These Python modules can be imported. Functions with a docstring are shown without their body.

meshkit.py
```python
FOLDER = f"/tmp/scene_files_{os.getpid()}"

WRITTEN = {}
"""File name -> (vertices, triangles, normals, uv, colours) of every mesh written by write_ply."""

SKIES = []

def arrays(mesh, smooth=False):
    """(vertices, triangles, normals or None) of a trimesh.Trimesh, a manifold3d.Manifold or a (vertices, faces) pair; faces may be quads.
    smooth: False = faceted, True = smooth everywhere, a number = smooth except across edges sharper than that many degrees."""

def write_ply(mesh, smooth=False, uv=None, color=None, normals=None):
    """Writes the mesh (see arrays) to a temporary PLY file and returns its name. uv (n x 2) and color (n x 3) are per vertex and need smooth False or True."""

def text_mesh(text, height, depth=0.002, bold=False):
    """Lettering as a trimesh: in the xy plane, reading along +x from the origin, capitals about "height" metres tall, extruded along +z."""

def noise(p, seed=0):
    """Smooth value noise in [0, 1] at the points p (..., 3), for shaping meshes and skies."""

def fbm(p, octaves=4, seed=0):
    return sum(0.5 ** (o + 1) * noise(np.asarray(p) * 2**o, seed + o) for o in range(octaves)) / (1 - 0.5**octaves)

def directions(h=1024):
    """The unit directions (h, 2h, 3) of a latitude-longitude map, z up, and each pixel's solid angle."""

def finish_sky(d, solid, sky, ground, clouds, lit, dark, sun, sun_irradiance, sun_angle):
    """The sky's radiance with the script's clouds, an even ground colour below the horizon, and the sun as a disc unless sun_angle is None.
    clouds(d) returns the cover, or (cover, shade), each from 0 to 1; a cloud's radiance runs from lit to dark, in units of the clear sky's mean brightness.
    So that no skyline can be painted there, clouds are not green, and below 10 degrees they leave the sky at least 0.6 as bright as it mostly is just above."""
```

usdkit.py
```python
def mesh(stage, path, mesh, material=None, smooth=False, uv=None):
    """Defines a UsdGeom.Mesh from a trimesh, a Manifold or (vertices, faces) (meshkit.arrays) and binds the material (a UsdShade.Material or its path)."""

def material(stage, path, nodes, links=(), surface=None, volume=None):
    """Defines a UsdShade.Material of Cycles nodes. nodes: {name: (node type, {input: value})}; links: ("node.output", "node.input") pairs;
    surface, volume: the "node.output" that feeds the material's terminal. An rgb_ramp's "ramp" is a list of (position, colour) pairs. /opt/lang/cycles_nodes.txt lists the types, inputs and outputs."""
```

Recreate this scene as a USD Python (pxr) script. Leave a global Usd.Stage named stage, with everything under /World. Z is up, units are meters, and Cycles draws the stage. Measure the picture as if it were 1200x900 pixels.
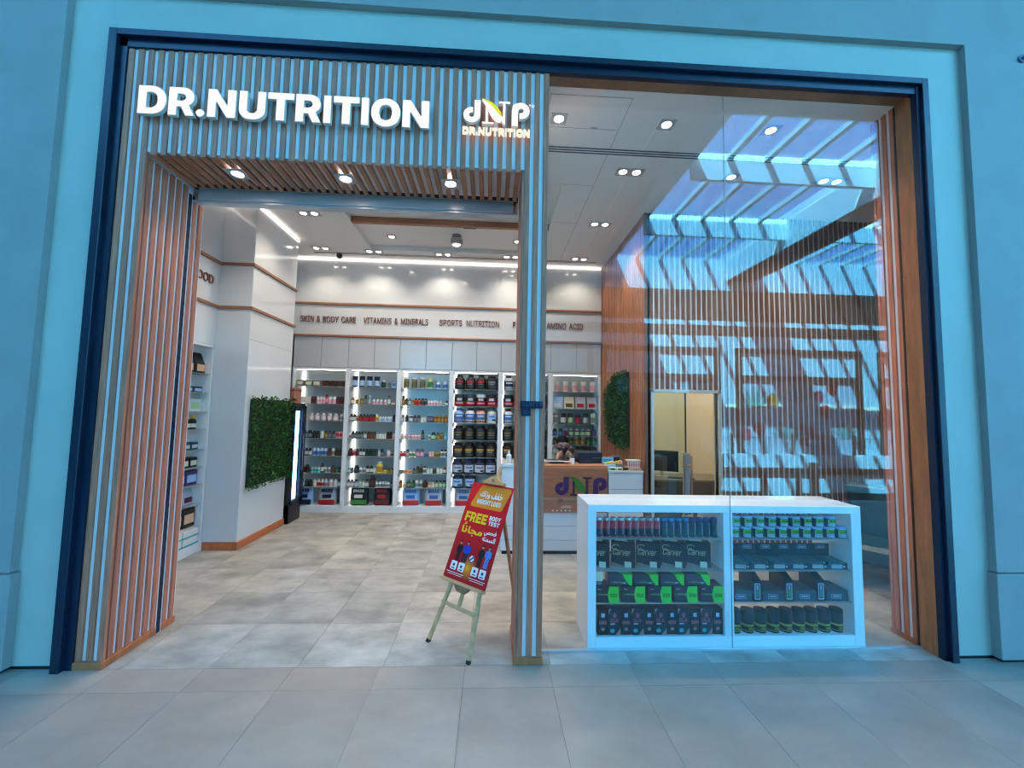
import math, random
import numpy as np, trimesh, usdkit, meshkit, manifold3d
from shapely.geometry import Polygon, Point, box as sbox, LineString
from shapely import affinity
from shapely.ops import unary_union
from pxr import Usd, UsdGeom, UsdLux, UsdShade, Gf, Sdf

stage = Usd.Stage.CreateInMemory()
UsdGeom.SetStageUpAxis(stage, 'Z'); UsdGeom.SetStageMetersPerUnit(stage, 1.0)
UsdGeom.Scope.Define(stage, '/World/Looks')
PI = math.pi
rng = random.Random(7)

# ---------------------------------------------------------------- camera
H, D, F = 1.8265, 3.0510, 474.27
yaw, pitch, roll = map(math.radians, (2.811, 3.951, 1.093))
fw = np.array([math.sin(yaw)*math.cos(pitch), math.cos(yaw)*math.cos(pitch), math.sin(pitch)])
rt = np.array([math.cos(yaw), -math.sin(yaw), 0.0]); up = np.cross(rt, fw)
r_ = rt*math.cos(roll)+up*math.sin(roll); u_ = -rt*math.sin(roll)+up*math.cos(roll)
cam = UsdGeom.Camera.Define(stage, '/World/camera')
cam.CreateHorizontalApertureAttr(36.0); cam.CreateVerticalApertureAttr(27.0)
cam.CreateFocalLengthAttr(F*36.0/1200)
cam.CreateClippingRangeAttr(Gf.Vec2f(0.05, 500))
cam.AddTransformOp().Set(Gf.Matrix4d(*r_, 0, *u_, 0, *(-fw), 0, 0, -D, H, 1))
EXPOSURE = 0.0
cam.CreateExposureAttr(EXPOSURE)

# ---------------------------------------------------------------- daylight: blue sky and sun (the picture's white balance follows the shop lamps)
SKY, SUN, LAMP, COVE, BAYLED = 3.6, 31.5, 22.0, 4.0, 5.5
SPOT = 1400.0
dome = UsdLux.DomeLight.Define(stage, '/World/sky'); dome.CreateColorAttr(Gf.Vec3f(.16, .52, 1.0)); dome.CreateIntensityAttr(SKY)
sun = UsdLux.DistantLight.Define(stage, '/World/sun')
sun.CreateAngleAttr(.6); sun.CreateColorAttr(Gf.Vec3f(.29, .92, 1.0)); sun.CreateIntensityAttr(SUN); sun.CreateNormalizeAttr(True)
def aim(prim, d):
    z = -np.array(d, float); z /= np.linalg.norm(z); x = np.cross([0, 1, 0.1], z); x /= np.linalg.norm(x); y = np.cross(z, x)
    prim.AddTransformOp().Set(Gf.Matrix4d(*x, 0, *y, 0, *z, 0, 0, 0, 0, 1))
aim(sun, (.80, -1.0, -1.85))

# ---------------------------------------------------------------- materials
def lin(r, g, b): return tuple(((c/255+.055)/1.055)**2.4 if c > 10 else c/255/12.92 for c in (r, g, b))
MATS = {}
def mat(name, col=(.5, .5, .5), rough=.5, metal=0., spec=.5, noise=None, coat=0., rand=0., bump=None, **kw):
    if name in MATS: return MATS[name]
    n = {'p': ('principled_bsdf', dict(base_color=col, roughness=rough, metallic=metal, specular_ior_level=spec, coat_weight=coat, **kw))}
    L = []
    src = None
    if noise or bump: n['tc'] = ('texture_coordinate', {})
    if noise:
        sc, amt = noise[0], noise[1]
        stretch = noise[2] if len(noise) > 2 else (1, 1, 1)
        n['mp'] = ('mapping', dict(scale=stretch)); n['nz'] = ('noise_texture', dict(scale=sc, detail=5., roughness=.6))
        n['rp'] = ('rgb_ramp', dict(ramp=[(.3, tuple(c*(1-amt) for c in col)), (.7, tuple(min(1, c*(1+amt)) for c in col))]))
        if rand:
            n['oi'] = ('object_info', {}); n['vm'] = ('vector_math', dict(math_type='multiply_add', vector2=(1, 1, 1)))
            n['cx'] = ('combine_xyz', {}); n['m1'] = ('math', dict(math_type='multiply', value2=37.)); n['m2'] = ('math', dict(math_type='multiply', value2=91.))
            L += [('oi.random', 'm1.value1'), ('oi.random', 'm2.value1'), ('m1.value', 'cx.x'), ('m2.value', 'cx.y'), ('tc.object', 'vm.vector1'), ('cx.vector', 'vm.vector3'), ('vm.vector', 'mp.vector')]
        else:
            L += [('tc.object', 'mp.vector')]
        L += [('mp.vector', 'nz.vector'), ('nz.fac', 'rp.fac')]
        src = 'rp.color'
        if rand:
            n['rr'] = ('map_range', dict(from_min=0., from_max=1., to_min=1-rand, to_max=1+rand))
            n['hv'] = ('hsv', {}); L += [('oi.random', 'rr.value'), ('rr.result', 'hv.value'), ('rp.color', 'hv.color')]; src = 'hv.color'
        L.append((src, 'p.base_color'))
    if bump:
        n['bn'] = ('noise_texture', dict(scale=bump[0], detail=4.)); n['bu'] = ('bump', dict(strength=bump[1], distance=.002))
        L += [('tc.object', 'bn.vector'), ('bn.fac', 'bu.height'), ('bu.normal', 'p.normal')]
    MATS[name] = usdkit.material(stage, '/World/Looks/'+name, n, L, surface='p.BSDF')
    return MATS[name]
def emit(name, col, s):
    if name not in MATS: MATS[name] = usdkit.material(stage, '/World/Looks/'+name, {'e': ('emission', dict(color=col, strength=s))}, [], surface='e.emission')
    return MATS[name]
def pane_mat(name, tint, f0=.042, rough=0.):
    """a window pane: clear, with a mirror image that grows towards grazing angles (Schlick), the same on both faces"""
    if name in MATS: return MATS[name]
    n = {'g': ('geometry', {}), 'd': ('vector_math', dict(math_type='dot_product')), 'a': ('math', dict(math_type='absolute')),
         's': ('math', dict(math_type='subtract', value1=1.)), 'q': ('math', dict(math_type='power', value2=5.)),
         'k': ('math', dict(math_type='multiply_add', value2=1-f0, value3=f0)),
         't': ('transparent_bsdf', dict(color=tint)), 'r': ('glossy_bsdf', dict(color=(1, 1, 1), roughness=rough)), 'm': ('mix_closure', {})}
    L = [('g.incoming', 'd.vector1'), ('g.normal', 'd.vector2'), ('d.value', 'a.value1'), ('a.value', 's.value2'), ('s.value', 'q.value1'),
         ('q.value', 'k.value1'), ('k.value', 'm.fac'), ('t.BSDF', 'm.closure1'), ('r.BSDF', 'm.closure2')]
    MATS[name] = usdkit.material(stage, '/World/Looks/'+name, n, L, surface='m.closure')
    return MATS[name]

oak_v = mat('oak_slat', (.50, .152, .084), .5, noise=(6., .34, (10, 10, .6)), rand=.14)
oak_y = mat('oak_soffit', (.42, .16, .075), .5, noise=(6., .35, (9, .7, 9)), rand=.12)
oak_h = mat('oak_trim', (.30, .125, .062), .45, noise=(6., .3, (.7, .7, 9)))
oak_f = mat('oak_frame', (.50, .14, .047), .45, noise=(5., .25, (4, 4, .6)))
oak_in = mat('oak_orange_slat', (.36, .13, .05), .45, noise=(6., .35, (9, 9, .6)), rand=.16)
oak_dk = mat('walnut_slat', (.17, .075, .042), .5, noise=(6., .3, (9, 9, .6)), rand=.14)
slat_back = mat('slat_backing', (.72, .66, .66), .5)
navy = mat('navy_aluminium', (.003, .012, .034), .35, noise=(3., .15))
cyanw = mat('border_paint', (.43, .44, .385), .6, noise=(2., .05))
mallw = mat('mall_paint', (.32, .30, .285), .7, noise=(2.2, .07), bump=(160., .25))
white = mat('white_paint', (.78, .77, .75), .6)
ceilw = mat('ceiling_paint', (.73, .72, .70), .7)
lacq = mat('white_lacquer', (.60, .61, .62), .12, coat=.3)
lacq2 = mat('grey_lacquer', (.44, .46, .48), .18)
cab_white = mat('cabinet_white', (.82, .85, .88), .2)
alu = mat('brushed_aluminium', (.66, .68, .70), .3, .7, noise=(4., .12, (.2, 6, 6)))
chrome = mat('chrome', (.7, .7, .7), .12, 1.)
black = mat('black_plastic', (.012, .012, .014), .4)
dark = mat('dark_gap', (.01, .01, .014), .8)
grey = mat('grey_plastic', (.25, .25, .26), .5)
grout = mat('grout', (.12, .115, .11), .9)
tile_in = mat('stone_tile', (.36, .333, .295), .42, noise=(2.3, .40, (1, 1.6, 1)), rand=.13, bump=(30., .12))
tile_out = mat('porcelain_tile', (.35, .285, .24), .38, noise=(1.8, .14, (1, 1.5, 1)), rand=.05, bump=(60., .06))
shelf_glass = mat('shelf_glass', (.34, .42, .42), .08, spec=.6, alpha=.55)
shop_glass = pane_mat('shop_glass', (.965, .98, .975), .040)
sky_glass = pane_mat('skylight_glass', (.50, .64, .80), .05)
fridge_glass = pane_mat('cooler_glass', (.85, .9, .95), .05)
lamp = emit('lamp_glow', (1., .92, .82), LAMP)
cove = emit('cove_led', (1., .88, .82), COVE)
led = emit('shelf_led', (1., .95, .88), BAYLED)
signw = emit('sign_face', (1., .93, .88), 1.15)
signy = emit('sign_leaf_lit', (.75, .8, .03), 1.0)
def col(name, r, g, b, rough=.45): return mat('c_'+name, lin(r, g, b), rough)

# ---------------------------------------------------------------- names, prims
USED = {}
def numbered(parent, name):
    k = parent+'/'+name; i = USED.get(k, -1)+1; USED[k] = i
    return k if i == 0 else '%s_%03d' % (k, i)
def tag(prim, label=None, cat=None, group=None, kind=None):
    p = prim.GetPrim() if hasattr(prim, 'GetPrim') else prim
    for k, v in (('label', label), ('category', cat), ('group', group), ('kind', kind)):
        if v: p.SetCustomDataByKey(k, v)
    return p
def thing(name, label, cat, loc=(0, 0, 0), rotz=0., group=None, kind=None):
    x = UsdGeom.Xform.Define(stage, numbered('/World', name)); x.AddTranslateOp().Set(Gf.Vec3d(*map(float, loc))); x.AddRotateZOp().Set(float(rotz))
    tag(x, label, cat, group, kind)
    return str(x.GetPath())
def part(parent, name, mesh, m, smooth=False, label=None, kind=None):
    if isinstance(mesh, list): mesh = trimesh.util.concatenate(mesh)
    q = numbered(parent, name); p = usdkit.mesh(stage, q, mesh, m, smooth=smooth)
    tag(p, label, None, None, kind)
    return q
def solo(name, mesh, m, label, cat=None, group=None, kind=None, smooth=False):
    if isinstance(mesh, list): mesh = trimesh.util.concatenate(mesh)
    q = numbered('/World', name); tag(usdkit.mesh(stage, q, mesh, m, smooth=smooth), label, cat, group, kind)
    return q
def struct(name, mesh, m, label): return solo(name, mesh, m, label, None, None, 'structure')
def copy(src, loc, rotz, label, cat=None, group=None):
    s = stage.GetPrimAtPath(src); base = src.rsplit('/', 1)[1]
    base = base[:-4] if base[-4:-3] == '_' and base[-3:].isdigit() else base
    x = UsdGeom.Xform.Define(stage, numbered('/World', base))
    x.GetPrim().GetReferences().AddInternalReference(Sdf.Path(src)); x.GetPrim().SetInstanceable(True)
    x.GetPrim().GetAttribute('xformOp:translate').Set(Gf.Vec3d(*map(float, loc))); x.GetPrim().GetAttribute('xformOp:rotateZ').Set(float(rotz))
    tag(x, label, cat, group)
    return str(x.GetPath())

# ---------------------------------------------------------------- shapes
def _unit():
    pts = []
    for sx in (-1, 1):
        for sy in (-1, 1):
            for sz in (-1, 1):
                for ax in range(3): pts.append((sx, sy, sz, ax))
    v = np.array([[p[i]*(1. if i == p[3] else .8) for i in range(3)] for p in pts])
    h = trimesh.convex.convex_hull(v); idx = [int(np.argmin(np.abs(v-q).sum(1))) for q in h.vertices]
    f = np.array(idx)[h.faces]
    n = np.cross(v[f[:, 1]]-v[f[:, 0]], v[f[:, 2]]-v[f[:, 0]]); bad = (n*v[f].mean(1)).sum(1) < 0; f[bad] = f[bad][:, ::-1]
    return pts, f
_UP, _UF = _unit()
_SG = np.array([p[:3] for p in _UP], float); _AX = np.array([[1. if i == p[3] else 0. for i in range(3)] for p in _UP])
def bx(x0, x1, y0, y1, z0, z1, b=0.):
    """box, its edges chamfered by b"""
    lo, hi = np.minimum((x0, y0, z0), (x1, y1, z1)), np.maximum((x0, y0, z0), (x1, y1, z1))
    if b <= 0:
        m = trimesh.creation.box(hi-lo); m.apply_translation((lo+hi)/2); return m
    h = (hi-lo)/2; b = min(b, h.min()*.45)
    return trimesh.Trimesh((lo+hi)/2+_SG*(h-b*(1-_AX)), _UF, process=False)
def bar(p, q, w, t, side=(0, 0, 1), b=.001):
    """a straight batten from p to q, w wide across 'side', t thick"""
    p, q = np.array(p, float), np.array(q, float); L = np.linalg.norm(q-p); z = (q-p)/L
    x = np.array(side, float); x -= z*(x@z); x /= np.linalg.norm(x); y = np.cross(z, x)
    m = bx(-w/2, w/2, -t/2, t/2, 0, L, b); T = np.eye(4); T[:3, 0], T[:3, 1], T[:3, 2], T[:3, 3] = x, y, z, p
    return m.apply_transform(T)
def cyl(r, z0, z1, n=16, x=0, y=0):
    m = trimesh.creation.cylinder(r, z1-z0, sections=n); return m.apply_translation((x, y, (z0+z1)/2))
def lathe(prof, n=14, x=0, y=0, z=0):
    m = trimesh.creation.revolve(np.array(prof, float), sections=n); return m.apply_translation((x, y, z))
def ext(poly, d, o=(0, 0, 0), ex=(1, 0, 0), ey=(0, 0, 1), en=(0, -1, 0)):
    """outline in the plane ex, ey at o, pushed d along en"""
    g = [trimesh.creation.extrude_polygon(q, d, engine='earcut') for q in getattr(poly, 'geoms', [poly]) if q.area > 1e-9]
    m = trimesh.util.concatenate(g); T = np.eye(4); T[:3, 0], T[:3, 1], T[:3, 2], T[:3, 3] = ex, ey, en, o
    m.apply_transform(T)
    if np.linalg.det(T[:3, :3]) < 0: m.invert()
    return m
def ellipse(a, b, cx=0, cy=0, n=24): return Polygon([(cx+a*math.cos(2*PI*i/n), cy+b*math.sin(2*PI*i/n)) for i in range(n)])
FACE = dict(ex=(1, 0, 0), ey=(0, 0, 1), en=(0, -1, 0))     # on a surface that faces the viewer

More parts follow.
